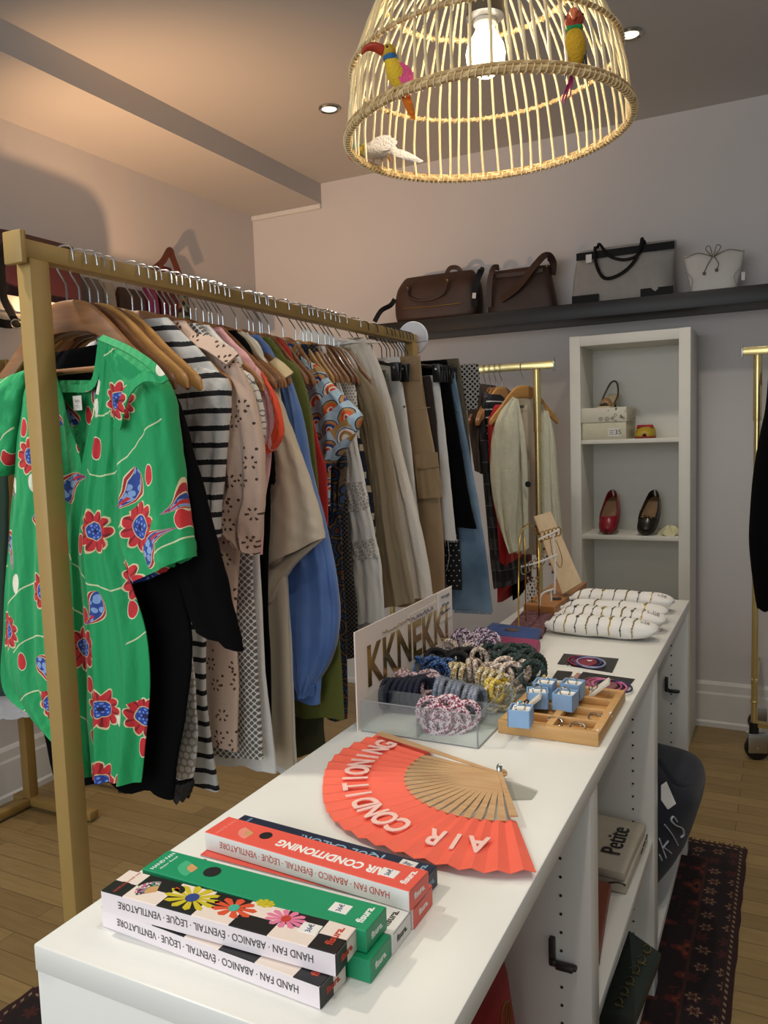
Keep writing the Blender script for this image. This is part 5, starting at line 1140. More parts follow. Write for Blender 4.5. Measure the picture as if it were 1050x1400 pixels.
def petals(g, x, y, zt, n, r, w_, cp, cc, name='flower_print'):
    b = MB()
    for k in range(n):
        a = 2*PI*k/n+.2; q = [(r*.15, -w_*.25), (r*.55, -w_*.6), (r*.85, -w_*.8), (r, 0), (r*.85, w_*.8), (r*.55, w_*.6), (r*.15, w_*.25)]
        sq = min(1, .9)
        P_ = [(u*cos(a)-v*sin(a), (u*sin(a)+v*cos(a))*.62) for u, v in q]
        prism(b, P_, .0004, Matrix.Translation((x, y, zt-.0001)))
    f = obj(name, b, cp, g, False); b = MB(); lathe(b, [(.001, .0003), (r*.22, .0003), (r*.22, .0007), (.001, .0007)], 16, Matrix.Translation((x, y, zt))); obj('flower_centre', b, cc, f, False)
def mini_fan(g, x, y, zt, leaf, stick, a0=-2.6, a1=-.6, R_=.024):
    b = MB(); n = 14; A = [(R_*cos(a0+(a1-a0)*k/n), R_*.75*sin(a0+(a1-a0)*k/n)) for k in range(n+1)]; I = [(p*.55, q*.55) for p, q in A]
    ring_loft(b, [[V((x+p, y+q, zt+h)) for p, q in A+I[::-1]] for h in (-.0001, .0004)]); f = obj('fan_picture', b, leaf, g, False)
    b = MB(); prism(b, [(0, 0)]+[(p*.98, q*.98) for p, q in I], .0003, Matrix.Translation((x, y, zt))); obj('fan_sticks_picture', b, stick, f, False)
stk = M('#c99a62', .6, 0, .05)
ff = T('confetti_print'); dd, pp, cc = ff.vor(420); conf = ff.done(ff.mix(cc[0].gt(.5), ff.mix(cc[1].gt(.5), '#1a1a1a', '#d8c8ba'), ff.mix(cc[2].gt(.5), '#b3568a', '#4f9a7a')), .5)
yel, orf, pkf, dkb, tlg = M('#c9b81e', .5), M('#d94f2c', .5), M('#e07a9c', .5), M('#2a3f86', .5), M('#3fae93', .5)
def chequer_box(lab, x0, y0, z0, rot, st=True):
    g, c, zt = fan_box('hand_fan_box', lab, x0, y0, z0, rot, chk, card_w, ink, end_txt=M('#c2402c', .5))
    petals(g, x0+.108, c.y+.003, zt, 12, .036, .006, yel, dkb); petals(g, x0+.163, c.y+.004, zt, 9, .028, .0065, orf, tlg); petals(g, x0+.226, c.y+.008, zt, 11, .025, .005, pkf, M('#c23b2a', .5)); petals(g, x0+.19, c.y+.024, zt, 8, .012, .004, yel, yel)
    mini_fan(g, x0+.062, c.y-.002, zt, conf, stk, -4.4, -2.3, .026); mini_fan(g, x0+.078, c.y+.008, zt, M('#191516', .4), M('#d3452a', .5), -.3, 1.6, .014)
    if st: sticker(g, x0+.258, c.y+.003, zt)
    b = MB(); span(b, (x0+.012, y0+.003, zt-.0001), (x0+.022, y0+.024, zt+.0003)); blk_ = obj('title_block', b, bink, g, False); text('HAND FAN', .0042, M('#c2402c', .5), place((x0+.017, y0+.0135, zt+.0004), (0, 1, 0), (-1, 0, 0)), blk_, 'title_lettering', .0002)
    text('HAND FAN', .0042, M('#b3564a', .5), place((x0+.017, y0+.036, zt), (0, 1, 0), (-1, 0, 0)), g, 'title_lettering', .0002)
def green_box(lab, x0, y0, z0, rot, st=True):
    g, c, zt = fan_box('hand_fan_box', lab, x0, y0, z0, rot, gcard, gcard, None)
    text('HAND FAN', .0078, wink, place((x0+.012, c.y, zt), (0, 1, 0), (-1, 0, 0)), g, 'title_lettering', .0003); text('Abanico · Éventail', .0042, wink, place((x0+.021, c.y, zt), (0, 1, 0), (-1, 0, 0)), g, 'subtitle_lettering', .0003)
    mini_fan(g, x0+.062, c.y+.004, zt, M('#3fae7d', .5), stk, -3.6, -1.6, .026); b = MB(); lathe(b, [(.0005, 0), (.0105, 0), (.0105, .0004), (.0005, .0004)], 24, Matrix.Translation((x0+.083, c.y+.004, zt))); obj('dot_print', b, bink, g, False)
    if st: sticker(g, x0+.258, c.y+.001, zt)
chequer_box('lower chequered flower-print fan box, nearest the counter end, on the counter', -.697, .622, CT, -.045, False)
green_box('lower green fan box, under the plain green one', -.671, .668, CT, .0, False)
g, c, zt = fan_box('hand_fan_box', 'white fan box lying low between the green and red boxes', -.670, .717, CT, .0, wcard, wcard, rink, end_txt=ink)
text('HAND FAN', .0078, ink, place((c.x-.134, c.y, zt), (0, 1, 0), (-1, 0, 0)), g, 'title_lettering', .0003); mini_fan(g, c.x-.085, c.y, zt, M('#c9c3bb', .5), stk, -3.4, -1.4, .024)
b = MB(); lathe(b, [(.0005, 0), (.010, 0), (.010, .0004), (.0005, .0004)], 24, Matrix.Translation((c.x-.063, c.y+.003, zt))); obj('dot_print', b, M('#77736e', .5), g, False)
g, c, zt = fan_box('hand_fan_box', 'lower red fan box, under the air conditioning box', -.668, .767, CT, .0, rcard, wcard, rink, W_=.054)
g, c, zt = fan_box('hand_fan_box', 'dark navy fan box with light blue lettering, behind the red boxes', -.682, .829, CT+.0, -.06, ncard, ncard, None, L=.304, W_=.042, end_txt=lblue)
text('¡QUÉ CALOR!', .021, lblue, place((c.x+.02, c.y+.004, zt), (-1, 0, 0), (0, -1, 0)), g, 'title_lettering', .0003, bold=.0003); text('HAND FAN', .0065, lblue, place((c.x-.135, c.y, zt), (0, 1, 0), (-1, 0, 0)), g, 'subtitle_lettering', .0003)
sticker(g, c.x+.118, c.y+.008, zt, '36€', 1.2)
chequer_box('upper chequered flower-print fan box with daisies, on top of its twin', -.690, .627, CT+BH, .035, True)
green_box('upper plain green fan box with white title, on top of its twin', -.679, .6765, CT+BH, 0, True)
g, c, zt = fan_box('hand_fan_box', 'upper red fan box titled air conditioning, beside the navy box', -.667, .769, CT+BH, -.062, rcard, wcard, rink)
text('AIR CONDITIONING', .0195, wink, place((c.x+.03, c.y-.002, zt), (-1, 0, 0), (0, -1, 0)), g, 'title_lettering', .0003, sx=.86, bold=.0007)
text('HAND FAN', .0075, M('#ef8a7a', .5), place((c.x-.134, c.y, zt), (0, 1, 0), (-1, 0, 0)), g, 'subtitle_lettering', .0003); mini_fan(g, c.x-.090, c.y+.002, zt, M('#e8907f', .5), stk, -3.6, -1.6, .022)
b = MB(); lathe(b, [(.0005, 0), (.0085, 0), (.0085, .0004), (.0005, .0004)], 24, Matrix.Translation((c.x-.072, c.y+.004, zt))); obj('dot_print', b, bink, g, False)
sticker(g, c.x+.112, c.y-.001, zt)

# ================================================================ OPEN HAND FAN
PV = V((-.402, 1.176, CT+.012)); fan = thing('hand_fan', 'open coral red folding fan with pale lettering and wooden sticks, lying on the counter', 'hand fan', PV)
A0, A1 = math.radians(-62.5), math.radians(-203); NP = 44; RI, RO = .150, .285
t = T('coral_paper'); coralp = t.done(t.mix(t.noise(30), '#f2654e', '#f87158'), .6)
def fz(r, k): return PV.z-.007+(.0045 if k % 2 else -.0005)*min(1, r/.2)+.004*(r/.285)*(1-k/NP)
b = MB(); top = []; bot = []
for k in range(NP+1):
    a = A0+(A1-A0)*k/NP; ra = RO*(1+.012*sin(k*.4)); col_ = []; cb = []
    for r in (RI, RI+.045, RI+.09, ra): p = PV+V((r*cos(a), r*sin(a), 0)); p.z = fz(r, k); col_.append(b.verts.new(p)); cb.append(b.verts.new(p-V((0, 0, .0008))))
    top.append(col_); bot.append(cb)
for k in range(NP):
    for i in range(3): b.faces.new((top[k][i], top[k][i+1], top[k+1][i+1], top[k+1][i])); b.faces.new((bot[k][i], bot[k+1][i], bot[k+1][i+1], bot[k][i+1]))
    b.faces.new((top[k][3], bot[k][3], bot[k+1][3], top[k+1][3]))
obj('pleated_leaf', b, coralp, fan, False)
sw = wood_mat('#b58a5d', '#d3b083', 2, 'x', .5, 0)
for k in range(0, NP, 2):
    a = A0+(A1-A0)*(k+.5)/NP; g_ = (k == 0 or k == NP-2); b = MB(); pr_ = [(-.012, .0035), (.0, .0045), (.03, .0032), (.10, .0044), (RI+.003, .0060)]
    if k: pr_ += [(.272, .0075)] if g_ else []
    d = V((cos(a), sin(a), 0)); s = V((-sin(a), cos(a), 0)); z = PV.z+.004*(1-k/NP)-.001
    ring_loft(b, [[PV*1+d*r+s*w_+V((0, 0, (z-PV.z)-.006*max(0, r)/.16*(0 if g_ else 1)+h)) for w_, h in ((-w0, 0), (w0, 0), (w0, .0012+.001*g_), (-w0, .0012+.001*g_))] for r, w0 in pr_]); obj('fan_stick', b, sw, fan, False)
b = MB(); lathe(b, [(.0045, -.008), (.0045, .010), (.003, .012), (.001, .012)], 14, Matrix.Translation(PV)); obj('rivet', b, chrome, fan)
b = MB(); tube(b, [PV+V((.004*cos(q), .004*sin(q), .011+.004*sin(q))) for q in [2*PI*k/14 for k in range(14)]], .001, 6, True); obj('metal_loop', b, chrome, fan)
pale = M('#f6cbc0', .6, 0, .02, 30, 0)
word = 'AIR CONDITIONING'; n = len(word)
for i, ch in enumerate(word):
    if ch == ' ': continue
    f = .115+.80*i/(n-1); a = A0+(A1-A0)*f; d = V((cos(a), sin(a), 0)); r = .228; kk = int(f*NP)
    o = PV+d*r; o.z = PV.z-.007+.0056+.004*(1-f)*.8
    text(ch, .056, pale, place(o, V((sin(a), -cos(a), 0)), d), fan, 'leaf_lettering', .0007, sx=.72, bold=.0014)
# clear plastic strip beside the pivot
t = T('clear_plastic'); mixn = t.nodes.new('ShaderNodeMixShader'); tr = t.nodes.new('ShaderNodeBsdfTransparent'); fr = t.nodes.new('ShaderNodeFresnel'); fr.inputs[0].default_value = 1.47; tr.inputs[0].default_value = (.93, .95, .95, 1)
t.b.inputs['Roughness'].default_value = .05; t.b.inputs['Base Color'].default_value = (.92, .94, .94, 1)
fe = E(t.t, fr.outputs[0])*0+.07; t.t.links.new(fe.o, mixn.inputs[0]); t.t.links.new(tr.outputs[0], mixn.inputs[1]); t.t.links.new(t.b.outputs[0], mixn.inputs[2]); t.t.links.new(mixn.outputs[0], t.nodes['Material Output'].inputs[0]); clear = t.m
t = T('frosted_plastic'); mixn = t.nodes.new('ShaderNodeMixShader'); tr = t.nodes.new('ShaderNodeBsdfTransparent'); mixn.inputs[0].default_value = .35; t.b.inputs['Base Color'].default_value = lin('#aaa99c'); t.b.inputs['Roughness'].default_value = .3
t.t.links.new(tr.outputs[0], mixn.inputs[1]); t.t.links.new(t.b.outputs[0], mixn.inputs[2]); t.t.links.new(mixn.outputs[0], t.nodes['Material Output'].inputs[0]); frost = t.m
P_ = [onz(x, y, CT) for x, y in ((684, 1069), (705, 1072), (735, 1083), (727, 1094), (695, 1095), (683, 1084))]
b = MB(); ring_loft(b, [[p+V((0, 0, h)) for p in P_] for h in (.0005, .003)]); tag(obj('plastic_sleeve', b, frost, None, False), 'small crumpled clear plastic sleeve beside the fan pivot', 'plastic sleeve')

# ================================================================ HAIR TIE DISPLAY
TX0, TX1, TY0, TY1 = -.712, -.478, 1.286, 1.700; TH = .060
tray = thing('display_tray', 'clear acrylic compartment tray of hair ties with a tall sign card on the counter', 'display tray', ((TX0+TX1)/2, (TY0+TY1)/2, CT))
th = .003
b = MB(); span(b, (TX0, TY0, CT+.0005), (TX1, TY1, CT+.0035)); obj('tray_base', b, clear, tray, False)
for lo, hi, n_ in (((TX0, TY0), (TX1, TY0+th), 'tray_wall'), ((TX1-th, TY0), (TX1, TY1), 'tray_wall'), ((TX0, TY1-th), (TX1, TY1), 'tray_wall'), ((TX0, TY0), (TX0+th, TY1), 'tray_wall'),
                   ((TX0+.115, TY0), (TX0+.115+th, TY1), 'divider'), ((TX0, TY0+.105), (TX1, TY0+.105+th), 'divider'), ((TX0, TY0+.205), (TX1, TY0+.205+th), 'divider'), ((TX0, TY0+.305), (TX1, TY0+.305+th), 'divider')):
    b = MB(); span(b, (lo[0], lo[1], CT+.0035), (hi[0], hi[1], CT+TH-(.012 if n_ == 'divider' else 0)), .0004); obj(n_, b, clear, tray, False)
edge = M('#8f8f92', .3)
b = MB()
for p, q in (((TX0, TY0), (TX1, TY0)), ((TX1, TY0), (TX1, TY1))): tube(b, [V((p[0], p[1], CT+.0015)), V((q[0], q[1], CT+.0015))], .0014, 5)
tube(b, [V((TX1-.001, TY0+.001, CT)), V((TX1-.001, TY0+.001, CT+TH))], .0011, 5); tube(b, [V((TX1-.0015, TY0, CT+TH)), V((TX1-.0015, TY1, CT+TH))], .0010, 5); tube(b, [V((TX0, TY0+.001, CT+TH)), V((TX1, TY0+.001, CT+TH))], .0010, 5)
obj('polished_edge', b, edge, tray)
sx_ = -.717; z0, z1 = CT, 1.037; ya, yb2 = 1.284, 1.772
b = MB(); span(b, (sx_-.003, ya, z0), (sx_, yb2, z1), .0006); sg = obj('sign_card', b, M('#d9cdc3', .55, 0, .02, 30, 0), tray, False, 'tall pale pink sign card with gold lettering')
t = T('gold_foil'); gf = t.done(t.mix(t.noise(16, 2, t.xyz(t.x, t.y*.6, t.z)), '#2c2216', '#d0ad62'), .22, .85)
text('KKNEKKI', .112, gf, place((sx_+.0008, (ya+yb2)/2+.006, z0+.095+.012), (0, 1, 0), (0, 0, 1)), sg, 'sign_lettering', .0005, sx=.90, bold=.0025)
b = MB(); scribble(b, place((sx_+.0008, 1.47, z0+.162), (0, 1, 0), (0, 0, 1)), .15, .007, 40, .0007, 19); obj('fine_gold_print', b, gf, sg)
b = MB(); scribble(b, place((sx_+.0008, 1.49, z0+.040), (0, 1, 0), (0, 0, 1)), .14, .006, 30, .0006, 9); obj('fine_print', b, M('#6a6360', .6), sg)
b = MB(); span(b, (sx_, 1.682, z1-.072), (sx_+.0012, 1.768, z1-.002)); pt_ = obj('price_note', b, M('#e2dad3', .6), sg, False, 'pale paper price note')
b = MB()
for q in range(3): scribble(b, place((sx_+.0018, 1.725, z1-.016-.018*q), (0, 1, 0), (0, 0, 1)), .055-.012*(q == 1), .008, 16, .0007, 20+q)
obj('handwriting', b, M('#4a4a66', .6), pt_)
b = MB(); span(b, (sx_, 1.52, z1-.040), (sx_+.0008, 1.672, z1-.018)); nt = obj('paper_strip', b, M('#d8cdc2', .6), sg, False); b = MB(); scribble(b, place((sx_+.0014, 1.59, z1-.029), (0, 1, 0), (0, 0, 1)), .12, .010, 24, .0007, 31); obj('handwriting', b, M('#55506a', .6), nt)

def cord_mat(c1, c2=None, s=0, thr=.5):
    t = T('hair_tie_cord')
    if c2 is None: return t.done(t.mix(t.noise(60), tuple(x*.75 for x in lin(c1)[:3]), lin(c1)[:3]), .8, bump=t.noise(500), bs=.4)
    d, p, c = t.vor(s); return t.done(t.mix(c[0].gt(thr), c1, c2), .7, bump=d, bs=-.5, bd=.002)
ties = dict(navy=('dark navy', cord_mat('#141a30')), blue=('sparkly blue', cord_mat('#12203f', '#4d78b8', 330, .62)), grey=('slate grey', cord_mat('#6a7280', '#8d94a0', 300)), pink=('pink and white flecked', cord_mat('#8a3148', '#e0cdd2', 330, .42)),
            rose=('dusty rose flecked', cord_mat('#6a4a4e', '#c9aeb0', 330, .45)), gold=('gold and white flecked', cord_mat('#9a7a24', '#e3dcc6', 330, .5)), yellow=('mustard yellow', cord_mat('#c8a41c', '#e8dc9a', 330, .7)), black=('black', cord_mat('#0e0d0e')),
            purple=('purple and white flecked', cord_mat('#3b1f3a', '#cdbccb', 330, .5)), green=('dark green flecked', cord_mat('#0c1714', '#2f4a42', 330, .6)), beige=('beige flecked', cord_mat('#8a6f5e', '#d6c8ba', 330, .45)))
_tm = {}
def tie_mesh(key, R_, r):
    k = (key, R_, r)
    if k in _tm: return _tm[k]
    b = MB(); n, m_ = 84, 10; rings = []
    for i in range(n):
        a = 2*PI*i/n; ring = []
        for j in range(m_):
            q = 2*PI*j/m_; rr = r*(1+.20*cos(2*q+26*a)); ring.append(V(((R_+rr*cos(q))*cos(a), (R_+rr*cos(q))*sin(a)*(1+.03*sin(2*a)), rr*sin(q)+.0015*sin(3*a))))
        rings.append(ring)
    ring_loft(b, rings, True, False, True); bmesh.ops.recalc_face_normals(b, faces=b.faces); me = bpy.data.meshes.new('hair_tie'); b.to_mesh(me); b.free(); me.materials.append(ties[key][1]); me.shade_smooth(); _tm[k] = me; return me
nt_ = {}
def tie(key, px, py, h, axis, where, R_=.024, r=.0052, spin=0):
    """pixel of its centre, height above the counter; axis: the ring's hole direction"""
    me = tie_mesh(key, R_, r); o = bpy.data.objects.new('hair_tie', me); COL.objects.link(o); o.location = onz(px, py, CT+h)
    o.rotation_euler = V(axis).to_track_quat('Z', 'Y').to_euler(); q = nt_[where] = nt_.get(where, 0)+1
    tag(o, ties[key][0]+' '+where % (ORD[q-1] if q <= 12 else 'last'), 'hair tie', 'hair ties in the acrylic tray'); return o
for q in range(9): tie('navy', 512+q*8.3, 949-q*.3, .036+.002*sin(q), (1, -.25, .10*sin(q)), 'twisted hair tie at the tray front left, %s from the left', .0265, .0056)
tie('navy', 577, 944, .040, (.75, -.6, .3), 'twisted hair tie at the tray front left, %s from the left', .027, .0055)
for q in range(8): tie('grey', 602+q*7.6, 946+q*2.2, .036, (1, -.1, .12*sin(q*2)), 'hair tie in the front right row, %s from the left', .026, .0056)
for q, (x, y, h, ax, R_) in enumerate([(612, 975, .030, (.25, -.9, .35), .030), (596, 984, .026, (.1, -1, .2), .026), (608, 988, .020, (.4, -.8, .3), .024), (586, 972, .032, (-.2, -.9, .4), .024), (622, 986, .022, (.5, -.8, .2), .026), (640, 977, .030, (.7, -.6, .3), .022), (604, 972, .036, (0, -.6, .8), .024)]): tie('pink', x, y, h, ax, 'knotted hair tie in the front bundle, %s of its seven', R_, .0058)
for q in range(4): tie('rose', 538+q*6, 929+q*1.5, .045, (1, .2, .1), 'hair tie behind the dark navy row, %s from the left', .022, .005)
tie('rose', 560, 936, .048, (.3, -.9, .4), 'hair tie behind the dark navy row, %s from the left', .022, .005); tie('rose', 585, 932, .050, (.3, -.7, .7), 'hair tie behind the dark navy row, %s from the left', .024, .005); tie('rose', 592, 940, .044, (.5, -.7, .4), 'hair tie behind the dark navy row, %s from the left', .024, .005)
for q, (x, y, ax) in enumerate([(558, 911, (1, .1, .2)), (568, 914, (.8, -.3, .3)), (580, 913, (.3, -.5, .8)), (592, 914, (.6, -.6, .4)), (604, 916, (.2, -.6, .8)), (612, 917, (.7, -.5, .5)), (598, 921, (.1, -.9, .4))]): tie('blue', x, y, .050, ax, 'hair tie beside the sign card, %s from the left', .024, .0055)
for q, (x, y, ax) in enumerate([(586, 899, (.2, -.3, .9)), (597, 902, (.5, -.5, .6)), (618, 901, (.1, -.4, .9)), (632, 900, (.5, -.4, .7)), (641, 903, (.7, -.5, .3)), (625, 908, (.2, -.8, .5))]): tie('black', x, y, .054, ax, 'hair tie in the middle of the tray, %s from the left', .025, .006)
for q, (x, y, ax) in enumerate([(600, 888, (.8, .1, .4)), (610, 886, (.3, -.5, .8)), (645, 893, (.5, -.5, .7)), (655, 902, (.8, -.4, .3))]): tie('beige', x, y, .056, ax, 'hair tie at the back beside the black ones, %s from the left', .023, .0052)
for q, (x, y, ax) in enumerate([(613, 876, (.6, -.2, .7)), (622, 878, (.2, -.5, .8)), (633, 876, (.7, -.4, .5)), (650, 878, (.3, -.4, .9)), (660, 874, (.6, -.5, .6)), (668, 880, (.2, -.8, .5)), (664, 888, (.7, -.6, .3)), (655, 884, (.1, -.3, .95))]): tie('purple', x, y, .058, ax, 'hair tie at the far back, %s from the left', .026, .006)
for q, (x, y, ax) in enumerate([(676, 893, (.4, -.4, .8)), (690, 894, (.2, -.5, .8)), (703, 897, (.7, -.4, .5)), (715, 896, (.3, -.6, .7)), (722, 906, (.7, -.5, .4)), (708, 906, (.1, -.4, .9)), (697, 903, (.5, -.6, .5)), (715, 915, (.6, -.6, .4)), (733, 912, (.8, -.4, .3)), (728, 922, (.5, -.7, .4))]): tie('green', x, y, .052, ax, 'hair tie at the back right, %s from the left', .026, .0062)
for q, (x, y, ax, R_) in enumerate([(645, 917, (.9, .1, .2), .022), (654, 918, (.9, .1, .2), .022), (692, 919, (.5, -.6, .5), .030), (700, 926, (.6, -.6, .3), .028), (683, 926, (.3, -.7, .6), .026), (705, 918, (.2, -.7, .7), .028), (672, 918, (.3, -.4, .85), .022)]): tie('beige', x, y, .050, ax, 'large hair tie by the yellow ones, %s from the left', R_, .0056)
for q, (x, y, ax) in enumerate([(620, 923, (1, 0, .2)), (629, 924, (.9, -.2, .2)), (638, 926, (.9, -.2, .2)), (662, 930, (.9, -.3, .2)), (670, 933, (.9, -.3, .2)), (678, 936, (.9, -.3, .2)), (688, 940, (.9, -.4, .2)), (680, 950, (.9, -.4, .2)), (672, 955, (.9, -.4, .2)), (690, 952, (.8, -.5, .2))]): tie('gold', x, y, .042 if q < 7 else .030, ax, 'hair tie in the right column, %s from the left', .023, .0056)
for q, (x, y) in enumerate([(672, 942), (679, 945), (685, 940)]): tie('yellow', x, y, .044, (.9, -.3, .3), 'hair tie among the gold ones, %s from the left', .018, .005)

# ================================================================ RING TRAY
rx0, rx1, ry0, ry1 = -.470, -.287, 1.372, 1.632; RH = .024
t = T('bamboo'); bam = t.done(t.mix(t.noise(1, 4, t.xyz(t.x*9, t.y*120, t.z*120)), '#b88950', '#d0a468'), .5, bump=t.noise(2, 2, t.xyz(t.x*9, t.y*120, t.z*60)), bs=.1)
rt = thing('ring_tray', 'bamboo ring tray with eight square wells near the right counter edge', 'tray', ((rx0+rx1)/2, (ry0+ry1)/2, CT))
b = MB(); span(b, (rx0+.001, ry0+.001, CT), (rx1-.001, ry1-.001, CT+.010), .001); obj('tray_base', b, bam, rt)
xs4 = [rx0+(rx1-rx0)*k/2 for k in range(3)]; ys5 = [ry0+(ry1-ry0)*k/4 for k in range(5)]
for x in xs4:
    w_ = .007; b = MB(); xx = min(max(x, rx0+w_), rx1-w_); o_ = .0006*(1 if x == xs4[2] else -1 if x == xs4[0] else 0); span(b, (xx-w_+min(o_, 0), ry0+.010, CT+.0004 if o_ else CT+.010), (xx+w_+max(o_, 0), ry1-.010, CT+RH), .0012); obj('tray_rail', b, bam, rt)
for k, y in enumerate(ys5):
    w_ = .0072 if k in (0, 4) else .005; yy = min(max(y, ry0+w_), ry1-w_)
    for i in range(1 if k in (0, 4) else 2): b = MB(); e_ = .0061 if k not in (0, 4) else 0; lo_ = (xs4[i]+e_ if e_ else xs4[0]-.0005, yy-w_-(0 if e_ else .0005), CT+(.010 if e_ else .0002)); hi_ = (xs4[i+1]-e_ if e_ else xs4[2]+.0005, yy+w_+(0 if e_ else .0005), CT+RH-(.0008 if e_ else -.0003)); span(b, lo_, hi_, .0012 if e_ else .0015); obj('tray_divider', b, bam, rt)
def well(i, j): return V(((xs4[i]+xs4[i+1])/2, (ys5[j]+ys5[j+1])/2, CT+.010))
foam = M('#e6e3da', .9); lbx = M('#88abd0', .55, 0, .10, 60, .4)
silver = M('#c9c7c2', .15, 1, .03)
def ring_at(p, axis, lab, mat=silver, R_=.010, grp='rings in the bamboo tray', gem=None):
    b = MB(); q = V(axis).to_track_quat('Z', 'Y').to_matrix().to_4x4(); q.translation = p
    tube(b, [q @ V((R_*cos(a), R_*sin(a), .0018*sin(3*a))) for a in [2*PI*k/32 for k in range(32)]], .0018, 7, True)
    for s in (-.0025, .0025): tube(b, [q @ V((R_*1.02*cos(a), R_*1.02*sin(a), s+.001*sin(4*a))) for a in [2*PI*k/32 for k in range(32)]], .0009, 6, True)
    o = tag(obj('finger_ring', b, mat), lab, 'ring', grp)
    if gem: b = MB(); ell(b, q @ V((0, R_*1.15, 0)), (.0035, .0035, .003), 10); obj('stone', b, gem, o)
    return o
def ring_box(px, py, z, rot, lab, rl, gem=None):
    c = onz(px, py, z); g = thing('ring_box', lab, 'box', c, 'blue ring boxes'); s, h = .041, .032; Rz = Matrix.Rotation(rot, 4, 'Z')
    for k in range(4):
        q = Matrix.Rotation(rot+k*PI/2, 4, 'Z'); b = MB(); box(b, c+q.to_3x3() @ V((0, -s/2+.0012, h/2)), (s, .0024, h), q, .0005); obj('box_side', b, lbx, g, False)
    b = MB(); box(b, c+V((0, 0, .0015)), (s-.003, s-.003, .003), Rz); obj('box_floor', b, lbx, g, False)
    b = MB(); box(b, c+V((0, 0, h/2+.000)), (s-.006, s-.006, h-.010), Rz, .003); obj('foam_pad', b, foam, g)
    b = MB(); box(b, c+Rz.to_3x3() @ V((.0, .004, h-.006)), (s-.010, s-.018, .002), Rz @ Matrix.Rotation(.15, 4, 'X')); obj('ring_card', b, M('#f0eee8', .6), g, False)
    ring_at(c+V((0, -.002, h+.000)), Rz.to_3x3() @ V((.4, -1, .0)), rl, silver, .009, 'rings in the blue boxes', gem); return g
ring_box(712, 990, CT+RH, .12, 'small blue open ring box at the near left corner of the bamboo tray', 'silver ring in the blue box at the near left tray corner', M('#5aa9bd', .1))
ring_box(735, 965, CT+RH-.002, .30, 'small blue open ring box, second along the left side of the bamboo tray', 'silver ring in the second blue box along the left side', M('#3a4a52', .1))
ring_box(745, 952, CT+RH, .05, 'small blue open ring box at the far left of the bamboo tray', 'silver ring in the far left blue box', M('#c9a24a', .2))
ring_box(773, 968, CT+RH-.002, -.05, 'small blue open ring box in the middle of the bamboo tray', 'silver ring in the middle blue box')
ring_box(783, 953, CT+RH-.002, -.05, 'small blue open ring box at the far middle of the bamboo tray', 'silver ring in the far middle blue box')
for (px, py, lab) in ((759, 988, 'silver openwork ring lying in the near left well'), (790, 995, 'silver openwork ring lying in the near right well'), (815, 982, 'silver openwork ring beside the white tag')): ring_at(onz(px, py, CT+.019), (.12, -.25, 1), lab, silver, .0135)
for (px, py, lab) in ((832, 977, 'tiny white paper tag on the right edge of the bamboo tray'), (814, 1001, 'tiny white folded tag in the near right well')):
    c = onz(px, py, CT+RH-.004); b = MB(); box(b, c, (.014, .010, .0008), Matrix.Rotation(.4, 4, 'Y')); box(b, c+V((0, 0, .003)), (.012, .009, .0008), Matrix.Rotation(-.3, 4, 'Y')); tag(obj('paper_tag', b, wcard, None, False), lab, 'tag', 'white tags on the bamboo tray')
def leaning_card(px, py, lab, rot, gem):
    c = onz(px, py, CT+RH-.004); g = thing('ring_card', lab, 'card', c, 'ring display cards'); q = Matrix.Rotation(rot, 4, 'Z') @ Matrix.Rotation(-.7, 4, 'Y')
    b = MB(); box(b, c+V((0, 0, .016)), (.05, .034, .006), q, .001); obj('card', b, M('#d8d0c0', .7), g, False)
    b = MB(); p = c+V((0, 0, .016))+q.to_3x3() @ V((-.008, 0, .006)); tube(b, [p+q.to_3x3() @ V((.007*cos(a), .004*sin(a), .007*sin(a)*.4)) for a in [2*PI*k/18 for k in range(18)]], .0012, 6, True); ell(b, p+q.to_3x3() @ V((-.007, 0, .003)), (.005, .004, .004), 8); obj('mounted_ring', b, gem, g)
leaning_card(726, 972, 'cream card with black stone ring, leaning between the blue boxes', .2, M('#141316', .15))
leaning_card(820, 951, 'cream ring card leaning in the far right well of the bamboo tray', .15, silver)

# ================================================================ BRACELET CARDS
def card(name, lab, P_, mat, z=.0012):
    g = [onz(x, y, CT+.0003) for x, y in P_]; b = MB(); ring_loft(b, [[p+V((0, 0, h)) for p in g] for h in (0, z)]); return tag(obj(name, b, mat, None, False), lab, 'card', 'bracelet cards')
kc = M('#0f0e10', .35)
o = card('bracelet_card', 'black card with red and navy oval bracelets and white heart, below the white pillows', [(762, 908), (771, 894), (846, 901), (837, 920)], kc)
def ovals(o, cx, cy, rx, ry, cols, tilt):
    c = onz(cx, cy, CT+.003)
    for k, cl in enumerate(cols):
        b = MB(); rr = rx*(1-.0*k); s = V((.012*k-.004, -.006*k, .0012*k)); ex = onz(cx+rr, cy+tilt*rr, CT)-onz(cx, cy, CT); ey = onz(cx, cy-ry, CT)-onz(cx, cy, CT)
        tube(b, [c+s+ex*cos(a)+ey*sin(a) for a in [2*PI*j/40 for j in range(40)]], .0022, 6, True); obj('bracelet_loop', b, cl, o)
        if k == 0: b = MB(); ring_loft(b, [[c+ex*(.97*cos(a))+ey*(.95*sin(a))+V((0, 0, h)) for a in [2*PI*j/30 for j in range(30)]] for h in (-.001, .0006)]); obj('bracelet_disc', b, cl, o)
    return c
c = ovals(o, 798, 904, 19, 6.5, [M('#7c1f33', .5), M('#232a5c', .5), M('#8d8fb3', .4)], .08)
